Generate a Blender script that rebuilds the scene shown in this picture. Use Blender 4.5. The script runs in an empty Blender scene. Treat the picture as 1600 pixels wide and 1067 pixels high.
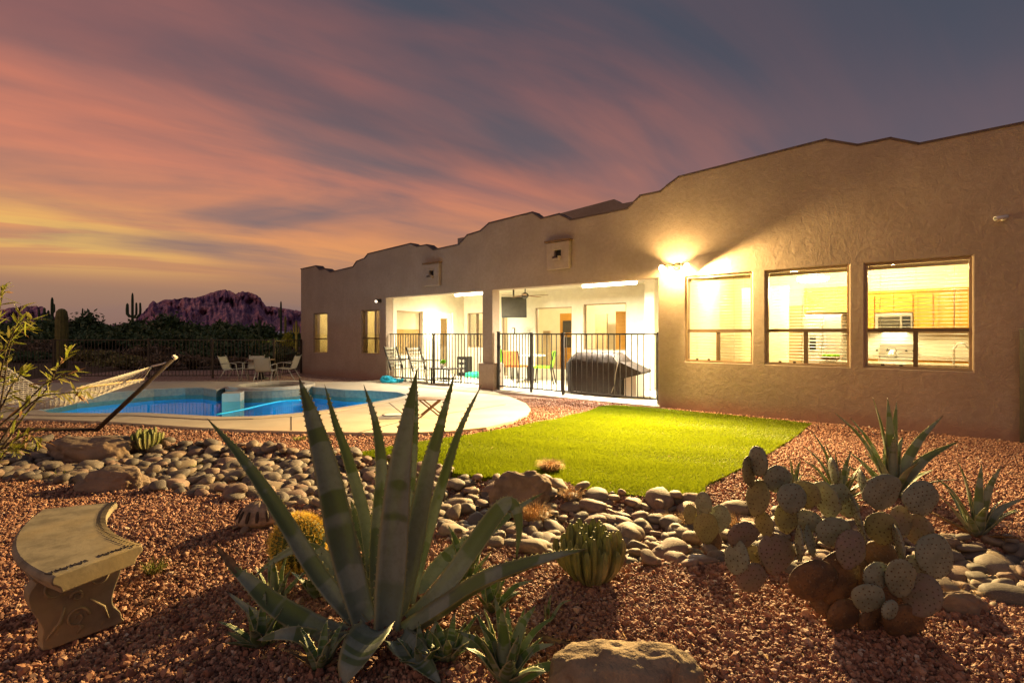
import bpy, bmesh, math, random
import numpy as np
from mathutils import Vector, Matrix, noise as mnoise
from mathutils.geometry import delaunay_2d_cdt
random.seed(7); RS = np.random.RandomState(7)
PI = math.pi
scene = bpy.context.scene
COL = scene.collection

# ---------------------------------------------------------------- camera
H = 1.4; F = 800.0; HY = 522.0          # eye height, focal length and horizon row of the 1600 px wide photograph
cam_d = bpy.data.cameras.new('camera'); cam = bpy.data.objects.new('camera', cam_d); COL.objects.link(cam)
cam.location = (0, 0, H); cam.rotation_euler = (PI/2, 0, 0)
cam_d.sensor_width = 36; cam_d.lens = 18.0; cam_d.shift_y = -11.5/1600
cam_d.clip_start = 0.05; cam_d.clip_end = 20000
scene.camera = cam
vs = scene.view_settings
vs.view_transform = 'Standard'; vs.look = 'None'; vs.exposure = 0.0; vs.gamma = 1.0; vs.use_curve_mapping = False
scene.cycles.use_denoising = True
scene.cycles.max_bounces = 7; scene.cycles.diffuse_bounces = 3; scene.cycles.glossy_bounces = 3
scene.cycles.transmission_bounces = 4; scene.cycles.transparent_max_bounces = 10
scene.cycles.sample_clamp_indirect = 4.0; scene.cycles.caustics_reflective = False; scene.cycles.caustics_refractive = False

# ---------------------------------------------------------------- node helpers
class NT:
    def __init__(s, tree): s.t = tree; s.n = tree.nodes; s.l = tree.links
    def node(s, kind, **kw):
        nd = s.n.new(kind)
        for k, v in kw.items(): setattr(nd, k, v)
        return nd
    def setin(s, sock, v):
        if v is None: return
        if hasattr(v, 'is_linked') or isinstance(v, bpy.types.NodeSocket): s.l.new(v, sock)
        else:
            if sock.type == 'RGBA' and len(v) == 3: v = (*v, 1)
            sock.default_value = v
    def math(s, op, a, b=None, c=None, clamp=False):
        nd = s.node('ShaderNodeMath', operation=op, use_clamp=clamp)
        for i, v in enumerate((a, b, c)):
            if v is not None: s.setin(nd.inputs[i], v)
        return nd.outputs[0]
    def mix(s, f, a, b, blend='MIX'):
        nd = s.node('ShaderNodeMix', data_type='RGBA', blend_type=blend)
        s.setin(nd.inputs[0], f); s.setin(nd.inputs[6], a); s.setin(nd.inputs[7], b)
        return nd.outputs[2]
    def noise(s, vec, scale, detail=3, rough=0.5, dist=0.0):
        nd = s.node('ShaderNodeTexNoise')
        if vec is not None: s.l.new(vec, nd.inputs['Vector'])
        nd.inputs['Scale'].default_value = scale; nd.inputs['Detail'].default_value = detail
        nd.inputs['Roughness'].default_value = rough; nd.inputs['Distortion'].default_value = dist
        return nd.outputs[0]
    def voro(s, vec, scale, feature='F1', out='Distance'):
        nd = s.node('ShaderNodeTexVoronoi', feature=feature)
        if vec is not None: s.l.new(vec, nd.inputs['Vector'])
        nd.inputs['Scale'].default_value = scale
        return nd.outputs[out]
    def ramp(s, f, pts):
        nd = s.node('ShaderNodeValToRGB'); cr = nd.color_ramp
        while len(cr.elements) < len(pts): cr.elements.new(0.5)
        for e, (p, c) in zip(cr.elements, pts):
            e.position = p; e.color = (*c, 1) if len(c) == 3 else c
        s.setin(nd.inputs[0], f); return nd.outputs[0]
    def smooth(s, v, lo, hi, a=0.0, b=1.0):
        nd = s.node('ShaderNodeMapRange', interpolation_type='SMOOTHSTEP')
        s.setin(nd.inputs[0], v)
        nd.inputs[1].default_value = lo; nd.inputs[2].default_value = hi
        nd.inputs[3].default_value = a; nd.inputs[4].default_value = b
        return nd.outputs[0]

# ---------------------------------------------------------------- dusk sky (world)
world = bpy.data.worlds.new('World'); scene.world = world; world.use_nodes = True
W = NT(world.node_tree); W.n.clear()
out = W.node('ShaderNodeOutputWorld'); bg = W.node('ShaderNodeBackground'); W.l.new(bg.outputs[0], out.inputs[0])
tc = W.node('ShaderNodeTexCoord'); sep = W.node('ShaderNodeSeparateXYZ'); W.l.new(tc.outputs['Generated'], sep.inputs[0])
sx, sy, sz = sep.outputs
zz = W.math('MAXIMUM', sz, 0.0)
az = W.math('ARCTAN2', sx, sy)                       # 0 = camera axis, negative to the left
nish = W.node('ShaderNodeTexSky', sky_type='NISHITA'); nish.sun_disc = False
nish.sun_elevation = math.radians(-2.0); nish.sun_rotation = math.radians(-55); nish.altitude = 500
# clear-sky colour: slate blue overhead and to the right, warmer towards the set sun (left, low)
warm = W.math('MULTIPLY', W.smooth(az, 0.75, -0.9), W.smooth(zz, 0.62, 0.05))
clear = W.mix(W.smooth(zz, 0.50, 0.0), (0.054, 0.074, 0.108), (0.16, 0.135, 0.175))
clear = W.mix(warm, clear, (0.30, 0.175, 0.15))
# high cloud sheet drawn out along the wind: plane coordinates above the viewer
den = W.math('ADD', zz, 0.20)
px_ = W.math('DIVIDE', sx, den); py_ = W.math('DIVIDE', sy, den)
ang = math.radians(56)
ua = W.math('ADD', W.math('MULTIPLY', px_, math.sin(ang)), W.math('MULTIPLY', py_, math.cos(ang)))
va = W.math('SUBTRACT', W.math('MULTIPLY', px_, math.cos(ang)), W.math('MULTIPLY', py_, math.sin(ang)))
def streak(su, sv, scale, det, off, dist=0.6):
    c = W.node('ShaderNodeCombineXYZ')
    W.l.new(W.math('MULTIPLY', ua, su), c.inputs[0]); W.l.new(W.math('MULTIPLY', va, sv), c.inputs[1]); c.inputs[2].default_value = off
    return W.noise(c.outputs[0], scale, det, 0.52, dist)
n1 = streak(0.50, 1.25, 1.2, 6, 13.4, 0.75); n2 = streak(0.4, 2.4, 2.4, 6, 9.7, 0.6); n3 = streak(0.6, 1.0, 0.75, 3, 5.2, 0.5)
cl = W.math('ADD', W.math('MULTIPLY', n1, 0.60), W.math('ADD', W.math('MULTIPLY', n2, 0.13), W.math('MULTIPLY', n3, 0.47)))
cmask = W.smooth(W.math('ADD', cl, W.math('MULTIPLY', W.smooth(az, 0.2, -0.8), 0.05)), 0.445, 0.74)
# colour of the lit cloud by height above the horizon, fading out to the right and overhead
ccol = W.ramp(zz, [(0.0, (0.27, 0.165, 0.14)), (0.07, (0.38, 0.20, 0.13)), (0.14, (0.84, 0.35, 0.12)), (0.27, (0.78, 0.25, 0.135)), (0.42, (0.52, 0.165, 0.12)), (0.65, (0.21, 0.09, 0.09))])
yel = W.math('MULTIPLY', W.smooth(az, -0.42, -0.75), W.math('MULTIPLY', W.smooth(zz, 0.075, 0.13), W.smooth(zz, 0.21, 0.14)))
yel = W.math('MULTIPLY', yel, W.smooth(n2, 0.38, 0.55))
ccol = W.mix(W.math('MULTIPLY', yel, 0.85), ccol, (0.92, 0.56, 0.13))
cfade = W.math('MULTIPLY', W.smooth(az, 0.62, -0.10, 0.10, 1.0), W.smooth(zz, 0.75, 0.30, 0.25, 1.0))
# a darker under-layer breaks the sheet
dk = W.smooth(streak(0.3, 1.3, 0.9, 4, 21.3), 0.45, 0.75, 0.0, 0.35)
col = W.mix(W.math('MULTIPLY', cmask, cfade), clear, ccol)
col = W.mix(W.math('MULTIPLY', dk, W.smooth(zz, 0.02, 0.12)), col, (0.085, 0.075, 0.10))
low = W.smooth(zz, 0.10, 0.0, 0.0, 0.6)
col = W.mix(low, col, (0.22, 0.145, 0.14))
nm = W.node('ShaderNodeMix', data_type='RGBA', blend_type='ADD'); nm.inputs[0].default_value = 0.05
W.l.new(col, nm.inputs[6]); W.l.new(nish.outputs[0], nm.inputs[7])
W.l.new(nm.outputs[2], bg.inputs[0]); bg.inputs[1].default_value = 0.92

# added fill: one weak, very soft sun from behind-left, brightens the plant fronts
sd = bpy.data.lights.new('fill_sun', 'SUN'); sd.energy = 0.30; sd.angle = math.radians(60); sd.color = (1.0, 0.86, 0.78)
so_ = bpy.data.objects.new('fill_sun', sd); COL.objects.link(so_); so_.rotation_euler = Vector((0.45, 0.8, -0.62)).to_track_quat('-Z', 'Y').to_euler()

# ---------------------------------------------------------------- materials
def rgb(h): return h
def material(name, c1, c2=None, scale=8.0, bump=0.0, bscale=None, rough=0.8, spec=0.3, metal=0.0, c3=None, detail=4, bdist=0.01, sub=0.0, stretch=None):
    m = bpy.data.materials.new(name); m.use_nodes = True; T = NT(m.node_tree)
    b = T.n['Principled BSDF']
    tcn = T.node('ShaderNodeTexCoord'); vec = tcn.outputs['Object']
    if stretch:
        mp = T.node('ShaderNodeMapping'); mp.inputs['Scale'].default_value = stretch; T.l.new(vec, mp.inputs[0]); vec = mp.outputs[0]
    if c2 is None: c2 = tuple(x*0.8 for x in c1)
    f = T.smooth(T.noise(vec, scale, detail, 0.6), 0.34, 0.66)
    c = T.mix(f, c1, c2)
    if c3: c = T.mix(T.smooth(T.noise(vec, scale*0.23, 3, 0.5), 0.45, 0.7), c, c3)
    T.l.new(c, b.inputs['Base Color'])
    b.inputs['Roughness'].default_value = rough; b.inputs['Specular IOR Level'].default_value = spec; b.inputs['Metallic'].default_value = metal
    if bump:
        bn = T.node('ShaderNodeBump'); bn.inputs['Strength'].default_value = bump; bn.inputs['Distance'].default_value = bdist
        T.l.new(T.noise(vec, bscale or scale*3, 5, 0.6), bn.inputs['Height']); T.l.new(bn.outputs[0], b.inputs['Normal'])
    if sub:
        b.inputs['Subsurface Weight'].default_value = sub; b.inputs['Subsurface Radius'].default_value = (0.02, 0.02, 0.01)
    return m
def emis(name, c, s):
    m = bpy.data.materials.new(name); m.use_nodes = True; T = NT(m.node_tree); b = T.n['Principled BSDF']
    b.inputs['Base Color'].default_value = (0.8, 0.8, 0.8, 1)
    b.inputs['Emission Color'].default_value = (*c, 1); b.inputs['Emission Strength'].default_value = s
    return m
M = {}
def stucco():
    m = bpy.data.materials.new('stucco'); m.use_nodes = True; T = NT(m.node_tree); b = T.n['Principled BSDF']
    v = T.node('ShaderNodeTexCoord').outputs['Object']
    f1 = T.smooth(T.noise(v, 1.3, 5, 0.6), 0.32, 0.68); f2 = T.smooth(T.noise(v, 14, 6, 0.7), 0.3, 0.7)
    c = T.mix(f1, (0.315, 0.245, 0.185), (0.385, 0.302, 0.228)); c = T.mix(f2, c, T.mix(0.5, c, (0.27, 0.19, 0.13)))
    mp = T.node('ShaderNodeMapping'); mp.inputs['Scale'].default_value = (1.7, 1.7, 0.35); T.l.new(v, mp.inputs[0])
    c = T.mix(T.smooth(T.noise(mp.outputs[0], 1.4, 4, 0.6), 0.5, 0.78, 0, 0.38), c, (0.25, 0.185, 0.14))
    # red bounce light off the gravel, painted on the foot of the wall
    s = T.node('ShaderNodeSeparateXYZ'); T.l.new(v, s.inputs[0])
    zf = T.math('ADD', s.outputs[2], T.math('MULTIPLY', T.noise(v, 2.0, 3), 0.3))
    c = T.mix(T.smooth(zf, 0.45, 0.2, 0, 0.55), c, (0.30, 0.15, 0.10))
    T.l.new(c, b.inputs['Base Color']); b.inputs['Roughness'].default_value = 0.9; b.inputs['Specular IOR Level'].default_value = 0.15
    h = T.math('ADD', T.math('MULTIPLY', T.noise(v, 7, 5, 0.62, 0.8), 1.0), T.math('MULTIPLY', T.noise(v, 45, 4, 0.6), 0.35))
    bn = T.node('ShaderNodeBump'); bn.inputs['Strength'].default_value = 0.42; bn.inputs['Distance'].default_value = 0.015
    T.l.new(h, bn.inputs['Height']); T.l.new(bn.outputs[0], b.inputs['Normal'])
    return m
M['stucco'] = stucco()
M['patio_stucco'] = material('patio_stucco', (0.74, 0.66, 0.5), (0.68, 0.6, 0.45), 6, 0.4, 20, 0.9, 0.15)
M['roof'] = material('roof_membrane', (0.22, 0.19, 0.17), (0.3, 0.27, 0.24), 3, rough=0.9)
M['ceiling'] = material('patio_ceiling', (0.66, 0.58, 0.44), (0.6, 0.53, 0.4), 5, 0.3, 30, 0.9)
M['room_wall'] = material('room_wall', (0.74, 0.64, 0.44), (0.70, 0.60, 0.41), 3, rough=0.9)
M['room_wall_dark'] = material('room_wall_dark', (0.42, 0.30, 0.16), (0.38, 0.27, 0.14), 3, rough=0.9)
M['white'] = material('white_paint', (0.8, 0.78, 0.72), (0.74, 0.72, 0.66), 4, rough=0.5)
M['tile'] = material('floor_tile', (0.66, 0.6, 0.5), (0.56, 0.5, 0.4), 3, rough=0.5)
M['slab'] = material('patio_concrete', (0.72, 0.66, 0.54), (0.66, 0.6, 0.49), 4, 0.2, 60, 0.85)
M['deck'] = material('deck_concrete', (0.52, 0.43, 0.31), (0.44, 0.36, 0.26), 2.2, 0.35, 90, 0.9, 0.2, c3=(0.48, 0.37, 0.26), bdist=0.004)
M['coping'] = material('pool_coping', (0.50, 0.41, 0.30), (0.42, 0.35, 0.26), 5, 0.3, 60, 0.8)
M['pooltile'] = material('pool_waterline_tile', (0.30, 0.25, 0.17), (0.22, 0.19, 0.14), 14, rough=0.4)
M['plaster'] = material('pool_plaster', (0.01, 0.38, 0.62), (0.01, 0.33, 0.55), 2, rough=0.7)
M['joint'] = material('joint_dark', (0.07, 0.05, 0.04), rough=0.9)
M['iron'] = material('black_iron', (0.018, 0.013, 0.01), (0.03, 0.022, 0.016), 20, rough=0.5, spec=0.4)
M['bronze'] = material('bronze_iron', (0.05, 0.034, 0.018), (0.04, 0.027, 0.013), 20, rough=0.5, spec=0.4)
M['rustiron'] = material('weathered_steel', (0.045, 0.027, 0.018), (0.03, 0.02, 0.014), 15, 0.3, 60, 0.6)
M['frame'] = material('window_frame_bronze', (0.33, 0.235, 0.14), (0.29, 0.2, 0.12), 8, rough=0.45)
M['frame_dark'] = material('window_bar_bronze', (0.13, 0.085, 0.045), (0.11, 0.07, 0.04), 8, rough=0.45)
M['blind'] = material('blind_slat', (0.80, 0.72, 0.54), (0.76, 0.68, 0.5), 5, rough=0.5)
M['wood'] = material('oak_cabinet', (0.50, 0.25, 0.025), (0.42, 0.2, 0.02), 3, 0.2, 30, 0.4, 0.4, stretch=(1, 1, 8))
M['wood_dark'] = material('dark_wood', (0.20, 0.11, 0.05), (0.15, 0.08, 0.035), 6, rough=0.5)
M['steel'] = material('stainless', (0.62, 0.6, 0.55), (0.55, 0.53, 0.49), 3, rough=0.28, metal=0.8)
M['granite'] = material('counter_granite', (0.28, 0.22, 0.16), (0.4, 0.33, 0.25), 40, rough=0.25)
M['black'] = material('black_plastic', (0.015, 0.015, 0.016), rough=0.4)
M['screen'] = material('dark_screen', (0.05, 0.045, 0.035), rough=0.18, spec=0.5)
M['cover'] = material('grill_cover_fabric', (0.030, 0.019, 0.013), (0.020, 0.013, 0.010), 9, 0.5, 7, 0.6, 0.3, bdist=0.04)
M['piping'] = material('cover_piping', (0.34, 0.28, 0.2), rough=0.7)
M['lime'] = material('lime_fabric', (0.22, 0.55, 0.02), (0.2, 0.5, 0.02), 9, rough=0.8)
M['orange'] = material('orange_fabric', (0.55, 0.20, 0.05), (0.5, 0.17, 0.04), 9, rough=0.8)
M['cyan'] = material('cyan_vinyl', (0.02, 0.5, 0.72), (0.02, 0.42, 0.62), 9, rough=0.4)
M['greenvinyl'] = material('green_vinyl', (0.02, 0.55, 0.3), (0.02, 0.45, 0.25), 9, rough=0.4)
M['sling'] = material('sling_fabric', (0.42, 0.37, 0.27), (0.37, 0.32, 0.24), 60, 0.2, 200, 0.8)
M['chairmetal'] = material('champagne_metal', (0.42, 0.38, 0.29), rough=0.4, metal=0.3)
M['rope'] = material('cotton_rope', (0.82, 0.76, 0.64), (0.74, 0.68, 0.56), 60, 0.4, 150, 0.9)
M['spreader'] = material('spreader_wood', (0.55, 0.40, 0.2), (0.45, 0.32, 0.16), 12, rough=0.6)
M['concrete'] = material('cast_concrete', (0.30, 0.25, 0.17), (0.18, 0.15, 0.105), 9, 0.35, 45, 0.92, 0.15, c3=(0.38, 0.285, 0.15), bdist=0.003)
M['concrete_shade'] = material('cast_concrete_groove_shade', (0.10, 0.078, 0.05), rough=0.95)  # shade of the engraved pattern put into a dark colour
M['boulder'] = material('sandstone_boulder', (0.34, 0.255, 0.165), (0.22, 0.16, 0.105), 7, 0.9, 16, 0.95, 0.15, c3=(0.28, 0.2, 0.15), bdist=0.03, detail=7)
M['boulder2'] = material('brown_boulder', (0.24, 0.175, 0.125), (0.16, 0.115, 0.085), 9, 0.7, 14, 0.9, 0.2, c3=(0.3, 0.2, 0.13), bdist=0.02, detail=7)
M['shell'] = material('tortoise_shell', (0.36, 0.27, 0.2), (0.2, 0.14, 0.1), 18, 0.5, 40, 0.8)
M['shell_dark'] = material('tortoise_shell_dark', (0.05, 0.035, 0.028), rough=0.8)
M['skin'] = material('tortoise_skin', (0.24, 0.18, 0.13), (0.18, 0.13, 0.1), 30, 0.5, 60, 0.9)
M['drygrass'] = material('dry_grass', (0.50, 0.30, 0.12), (0.36, 0.22, 0.09), 30, rough=0.9)
M['greengrass'] = material('weed_green', (0.16, 0.19, 0.03), (0.22, 0.2, 0.05), 30, rough=0.8)
M['bulb'] = emis('lit_flood_bulb', (1.0, 0.72, 0.36), 60)
M['tube'] = emis('lit_tube_light', (1.0, 0.9, 0.62), 14)
M['sconce'] = emis('lit_sconce_glass', (1.0, 0.9, 0.7), 14)
M['pendant'] = emis('lit_pendant_glass', (1.0, 0.87, 0.6), 60)
M['dimbulb'] = emis('faint_bulb_glass', (1.0, 0.85, 0.6), 1.2)
M['poolfill_lens'] = emis('lit_fill_lens', (0.5, 0.9, 1.0), 8)  # glow of the added underwater fill lamp
M['litleaf'] = material('shrub_leaf_yellow_lit', (0.24, 0.22, 0.03), (0.16, 0.16, 0.02), 10, rough=0.8)  # yellow light on the shrub is put into the leaf colour
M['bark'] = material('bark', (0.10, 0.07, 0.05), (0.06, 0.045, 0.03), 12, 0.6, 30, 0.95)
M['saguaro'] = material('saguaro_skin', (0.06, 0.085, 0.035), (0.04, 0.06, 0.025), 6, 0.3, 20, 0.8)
M['saguaro_lit'] = material('saguaro_skin_olive_lit', (0.2, 0.165, 0.05), (0.13, 0.11, 0.035), 6, 0.3, 20, 0.8)  # olive skin brightened, yellow light put into the colour
M['farroof'] = material('far_white_roof', (0.45, 0.42, 0.5), rough=0.8)
M['farwall'] = material('far_stucco', (0.25, 0.2, 0.17), rough=0.9)

def glassmat(name, tint, refl=0.5):
    m = bpy.data.materials.new(name); m.use_nodes = True; T = NT(m.node_tree); T.n.remove(T.n['Principled BSDF'])
    o = T.n['Material Output']; fr = T.node('ShaderNodeFresnel'); fr.inputs[0].default_value = 1.45
    tr = T.node('ShaderNodeBsdfTransparent'); tr.inputs[0].default_value = (*tint, 1)
    gl = T.node('ShaderNodeBsdfGlossy'); gl.inputs['Roughness'].default_value = 0.03
    mx = T.node('ShaderNodeMixShader'); T.l.new(T.math('MULTIPLY', fr.outputs[0], refl), mx.inputs[0])
    T.l.new(tr.outputs[0], mx.inputs[1]); T.l.new(gl.outputs[0], mx.inputs[2]); T.l.new(mx.outputs[0], o.inputs[0])
    return m
M['coping_dark'] = material('parapet_coping', (0.11, 0.075, 0.065), (0.09, 0.06, 0.055), 8, rough=0.7)
M['glass'] = glassmat('window_glass', (0.94, 0.93, 0.88), 0.6)
def watermat():
    m = bpy.data.materials.new('pool_water'); m.use_nodes = True; T = NT(m.node_tree); T.n.remove(T.n['Principled BSDF'])
    o = T.n['Material Output']; v = T.node('ShaderNodeTexCoord').outputs['Object']
    bn = T.node('ShaderNodeBump'); bn.inputs['Strength'].default_value = 0.04; bn.inputs['Distance'].default_value = 0.01
    T.l.new(T.noise(v, 5, 3), bn.inputs['Height'])
    fr = T.node('ShaderNodeFresnel'); fr.inputs[0].default_value = 1.33; T.l.new(bn.outputs[0], fr.inputs['Normal'])
    tr = T.node('ShaderNodeBsdfTransparent'); tr.inputs[0].default_value = (0.5, 0.86, 1.0, 1)
    gl = T.node('ShaderNodeBsdfGlossy'); gl.inputs['Roughness'].default_value = 0.015; T.l.new(bn.outputs[0], gl.inputs['Normal'])
    mx = T.node('ShaderNodeMixShader'); T.l.new(T.math('MULTIPLY', fr.outputs[0], 0.36), mx.inputs[0])
    T.l.new(tr.outputs[0], mx.inputs[1]); T.l.new(gl.outputs[0], mx.inputs[2]); T.l.new(mx.outputs[0], o.inputs[0])
    return m
M['water'] = watermat()

def gravel_stone_mat():
    m = bpy.data.materials.new('gravel_stone'); m.use_nodes = True; T = NT(m.node_tree); b = T.n['Principled BSDF']
    at = T.node('ShaderNodeAttribute', attribute_type='INSTANCER', attribute_name='hue')
    c = T.ramp(at.outputs['Fac'], [(0.0, (0.07, 0.032, 0.022)), (0.22, (0.18, 0.08, 0.05)), (0.45, (0.30, 0.145, 0.09)), (0.68, (0.38, 0.20, 0.125)), (0.90, (0.48, 0.32, 0.22)), (1.0, (0.70, 0.60, 0.48))])
    v = T.node('ShaderNodeTexCoord').outputs['Object']
    c = T.mix(T.smooth(T.noise(v, 2.5, 3), 0.35, 0.7, 0, 0.5), c, T.mix(0.5, c, (0.2, 0.09, 0.07)))
    T.l.new(c, b.inputs['Base Color']); b.inputs['Roughness'].default_value = 0.75; b.inputs['Specular IOR Level'].default_value = 0.3
    return m
M['gravel_stone'] = gravel_stone_mat()
def gravel_bed_mat():
    m = bpy.data.materials.new('gravel_bed'); m.use_nodes = True; T = NT(m.node_tree); b = T.n['Principled BSDF']
    v = T.node('ShaderNodeTexCoord').outputs['Object']
    vo = T.node('ShaderNodeTexVoronoi'); T.l.new(v, vo.inputs['Vector']); vo.inputs['Scale'].default_value = 38
    s = T.node('ShaderNodeSeparateColor'); T.l.new(vo.outputs['Color'], s.inputs[0])
    c = T.ramp(s.outputs[0], [(0.0, (0.11, 0.055, 0.04)), (0.3, (0.26, 0.125, 0.085)), (0.6, (0.38, 0.21, 0.14)), (0.9, (0.5, 0.33, 0.23)), (1.0, (0.6, 0.5, 0.4))])
    T.l.new(c, b.inputs['Base Color']); b.inputs['Roughness'].default_value = 0.9
    bn = T.node('ShaderNodeBump'); bn.inputs['Strength'].default_value = 1.0; bn.inputs['Distance'].default_value = 0.02
    T.l.new(T.math('SUBTRACT', 1.0, vo.outputs['Distance']), bn.inputs['Height']); T.l.new(bn.outputs[0], b.inputs['Normal'])
    return m
M['gravel_bed'] = gravel_bed_mat()
M['desert'] = material('desert_soil', (0.13, 0.09, 0.06), (0.08, 0.06, 0.04), 0.7, 0.5, 4, 0.95, 0.1, c3=(0.06, 0.055, 0.03), bdist=0.1)
def rock_mat(name, a, b_, c_):
    m = bpy.data.materials.new(name); m.use_nodes = True; T = NT(m.node_tree); b = T.n['Principled BSDF']
    v = T.node('ShaderNodeTexCoord').outputs['Object']; oi = T.node('ShaderNodeObjectInfo')
    c = T.ramp(oi.outputs['Random'], [(0.0, a), (0.5, b_), (1.0, c_)])
    mp = T.node('ShaderNodeMapping'); T.l.new(v, mp.inputs[0]); T.l.new(oi.outputs['Location'], mp.inputs['Location'])
    c = T.mix(T.smooth(T.noise(mp.outputs[0], 3.0, 6, 0.65), 0.35, 0.7, 0, 0.6), c, T.mix(0.55, c, (0.08, 0.06, 0.05)))
    c = T.mix(T.smooth(T.noise(mp.outputs[0], 18, 3, 0.6), 0.5, 0.75, 0, 0.4), c, (0.4, 0.32, 0.25))
    T.l.new(c, b.inputs['Base Color']); b.inputs['Roughness'].default_value = 0.72; b.inputs['Specular IOR Level'].default_value = 0.3
    bn = T.node('ShaderNodeBump'); bn.inputs['Strength'].default_value = 0.25; bn.inputs['Distance'].default_value = 0.02
    T.l.new(T.noise(mp.outputs[0], 9, 6, 0.65), bn.inputs['Height']); T.l.new(bn.outputs[0], b.inputs['Normal'])
    return m
M['rock_grey'] = rock_mat('river_rock_grey', (0.10, 0.085, 0.073), (0.15, 0.125, 0.103), (0.22, 0.18, 0.145))
M['rock_tan'] = rock_mat('river_rock_tan', (0.24, 0.18, 0.125), (0.19, 0.14, 0.10), (0.31, 0.24, 0.165))
M['rock_rose'] = rock_mat('river_rock_rose', (0.24, 0.155, 0.115), (0.19, 0.125, 0.095), (0.29, 0.19, 0.14))

def agave_mat(name, green, blue, tipc):
    m = bpy.data.materials.new(name); m.use_nodes = True; T = NT(m.node_tree); b = T.n['Principled BSDF']
    at = T.node('ShaderNodeAttribute', attribute_name='along'); ed = T.node('ShaderNodeAttribute', attribute_name='edge')
    oi = T.node('ShaderNodeObjectInfo'); v = T.node('ShaderNodeTexCoord').outputs['Object']
    al = at.outputs['Fac']
    # bud prints: bluish bloom in broad bands across the leaf
    comb = T.node('ShaderNodeCombineXYZ'); T.l.new(T.math('MULTIPLY', al, 6.5), comb.inputs[0]); T.l.new(T.math('MULTIPLY', oi.outputs['Random'], 40), comb.inputs[1])
    T.l.new(T.math('MULTIPLY', ed.outputs['Fac'], 0.10), comb.inputs[2])
    band = T.smooth(T.noise(comb.outputs[0], 1.0, 2, 0.4), 0.48, 0.515)
    base = T.mix(T.smooth(al, 0.0, 0.45), blue, green)
    c = T.mix(T.math('MULTIPLY', band, 0.85), base, T.mix(0.45, blue, (0.36, 0.38, 0.31)))
    c = T.mix(T.smooth(T.noise(v, 26, 6, 0.75), 0.42, 0.72, 0, 0.65), c, T.mix(0.55, c, (0.10, 0.09, 0.05)))
    c = T.mix(T.smooth(ed.outputs['Fac'], 0.80, 0.96, 0, 0.85), c, (0.42, 0.38, 0.2))  # pale leaf margin, with the lamp-lit rim put into its colour
    c = T.mix(T.smooth(al, 0.94, 0.985), c, tipc)
    T.l.new(c, b.inputs['Base Color']); b.inputs['Roughness'].default_value = 0.5; b.inputs['Specular IOR Level'].default_value = 0.35
    bn = T.node('ShaderNodeBump'); bn.inputs['Strength'].default_value = 0.25; bn.inputs['Distance'].default_value = 0.006
    mp = T.node('ShaderNodeMapping'); mp.inputs['Scale'].default_value = (60, 60, 6); T.l.new(v, mp.inputs[0])
    T.l.new(T.noise(mp.outputs[0], 1.0, 4), bn.inputs['Height']); T.l.new(bn.outputs[0], b.inputs['Normal'])
    # fleshy leaf lets a little light through
    tl = T.node('ShaderNodeBsdfTranslucent'); tl.inputs[0].default_value = (0.30, 0.38, 0.03, 1)
    mx = T.node('ShaderNodeMixShader'); mx.inputs[0].default_value = 0.16
    T.l.new(b.outputs[0], mx.inputs[1]); T.l.new(tl.outputs[0], mx.inputs[2]); T.l.new(mx.outputs[0], T.n['Material Output'].inputs[0])
    return m
M['agave'] = agave_mat('agave_leaf', (0.115, 0.155, 0.07), (0.19, 0.23, 0.20), (0.06, 0.03, 0.02))
M['agave_dark'] = agave_mat('agave_leaf_dull', (0.115, 0.15, 0.065), (0.15, 0.18, 0.14), (0.05, 0.03, 0.02))
M['agave_pup'] = agave_mat('agave_leaf_young', (0.085, 0.15, 0.045), (0.12, 0.19, 0.09), (0.05, 0.03, 0.02))
M['agave_dry'] = material('agave_dead_leaf', (0.26, 0.17, 0.09), (0.13, 0.08, 0.05), 14, 0.8, 25, 0.95, 0.1, bdist=0.02)
def pad_mat(name, c1, c2, dot):
    m = bpy.data.materials.new(name); m.use_nodes = True; T = NT(m.node_tree); b = T.n['Principled BSDF']
    v = T.node('ShaderNodeTexCoord').outputs['Object']
    c = T.mix(T.smooth(T.noise(v, 14, 5, 0.65), 0.35, 0.68), c1, c2)
    c = T.mix(T.smooth(T.noise(v, 60, 4, 0.7), 0.55, 0.75, 0, 0.6), c, (0.30, 0.24, 0.15))
    T.l.new(c, b.inputs['Base Color']); b.inputs['Roughness'].default_value = 0.6; b.inputs['Specular IOR Level'].default_value = 0.3
    bn = T.node('ShaderNodeBump'); bn.inputs['Strength'].default_value = 0.35; bn.inputs['Distance'].default_value = 0.006
    T.l.new(T.noise(v, 45, 5, 0.6), bn.inputs['Height']); T.l.new(bn.outputs[0], b.inputs['Normal'])
    return m
M['pad_green'] = pad_mat('pad_green', (0.235, 0.25, 0.185), (0.155, 0.17, 0.12), 0)
M['pad_olive'] = pad_mat('pad_olive', (0.25, 0.225, 0.10), (0.18, 0.165, 0.075), 0)
M['pad_purple'] = pad_mat('pad_purple', (0.20, 0.145, 0.12), (0.16, 0.14, 0.095), 0)
M['pad_brown'] = pad_mat('pad_brown', (0.17, 0.095, 0.045), (0.07, 0.045, 0.03), 0)
M['areole'] = material('areole_brown', (0.13, 0.085, 0.055), rough=0.9)
M['clump'] = material('clump_cactus_skin', (0.22, 0.22, 0.06), (0.13, 0.15, 0.05), 18, 0.3, 40, 0.7, c3=(0.33, 0.30, 0.13))
M['barrel'] = material('barrel_skin', (0.10, 0.12, 0.035), rough=0.7)
M['spine'] = material('golden_spine', (0.85, 0.62, 0.10), (0.75, 0.5, 0.07), 30, rough=0.6)
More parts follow.
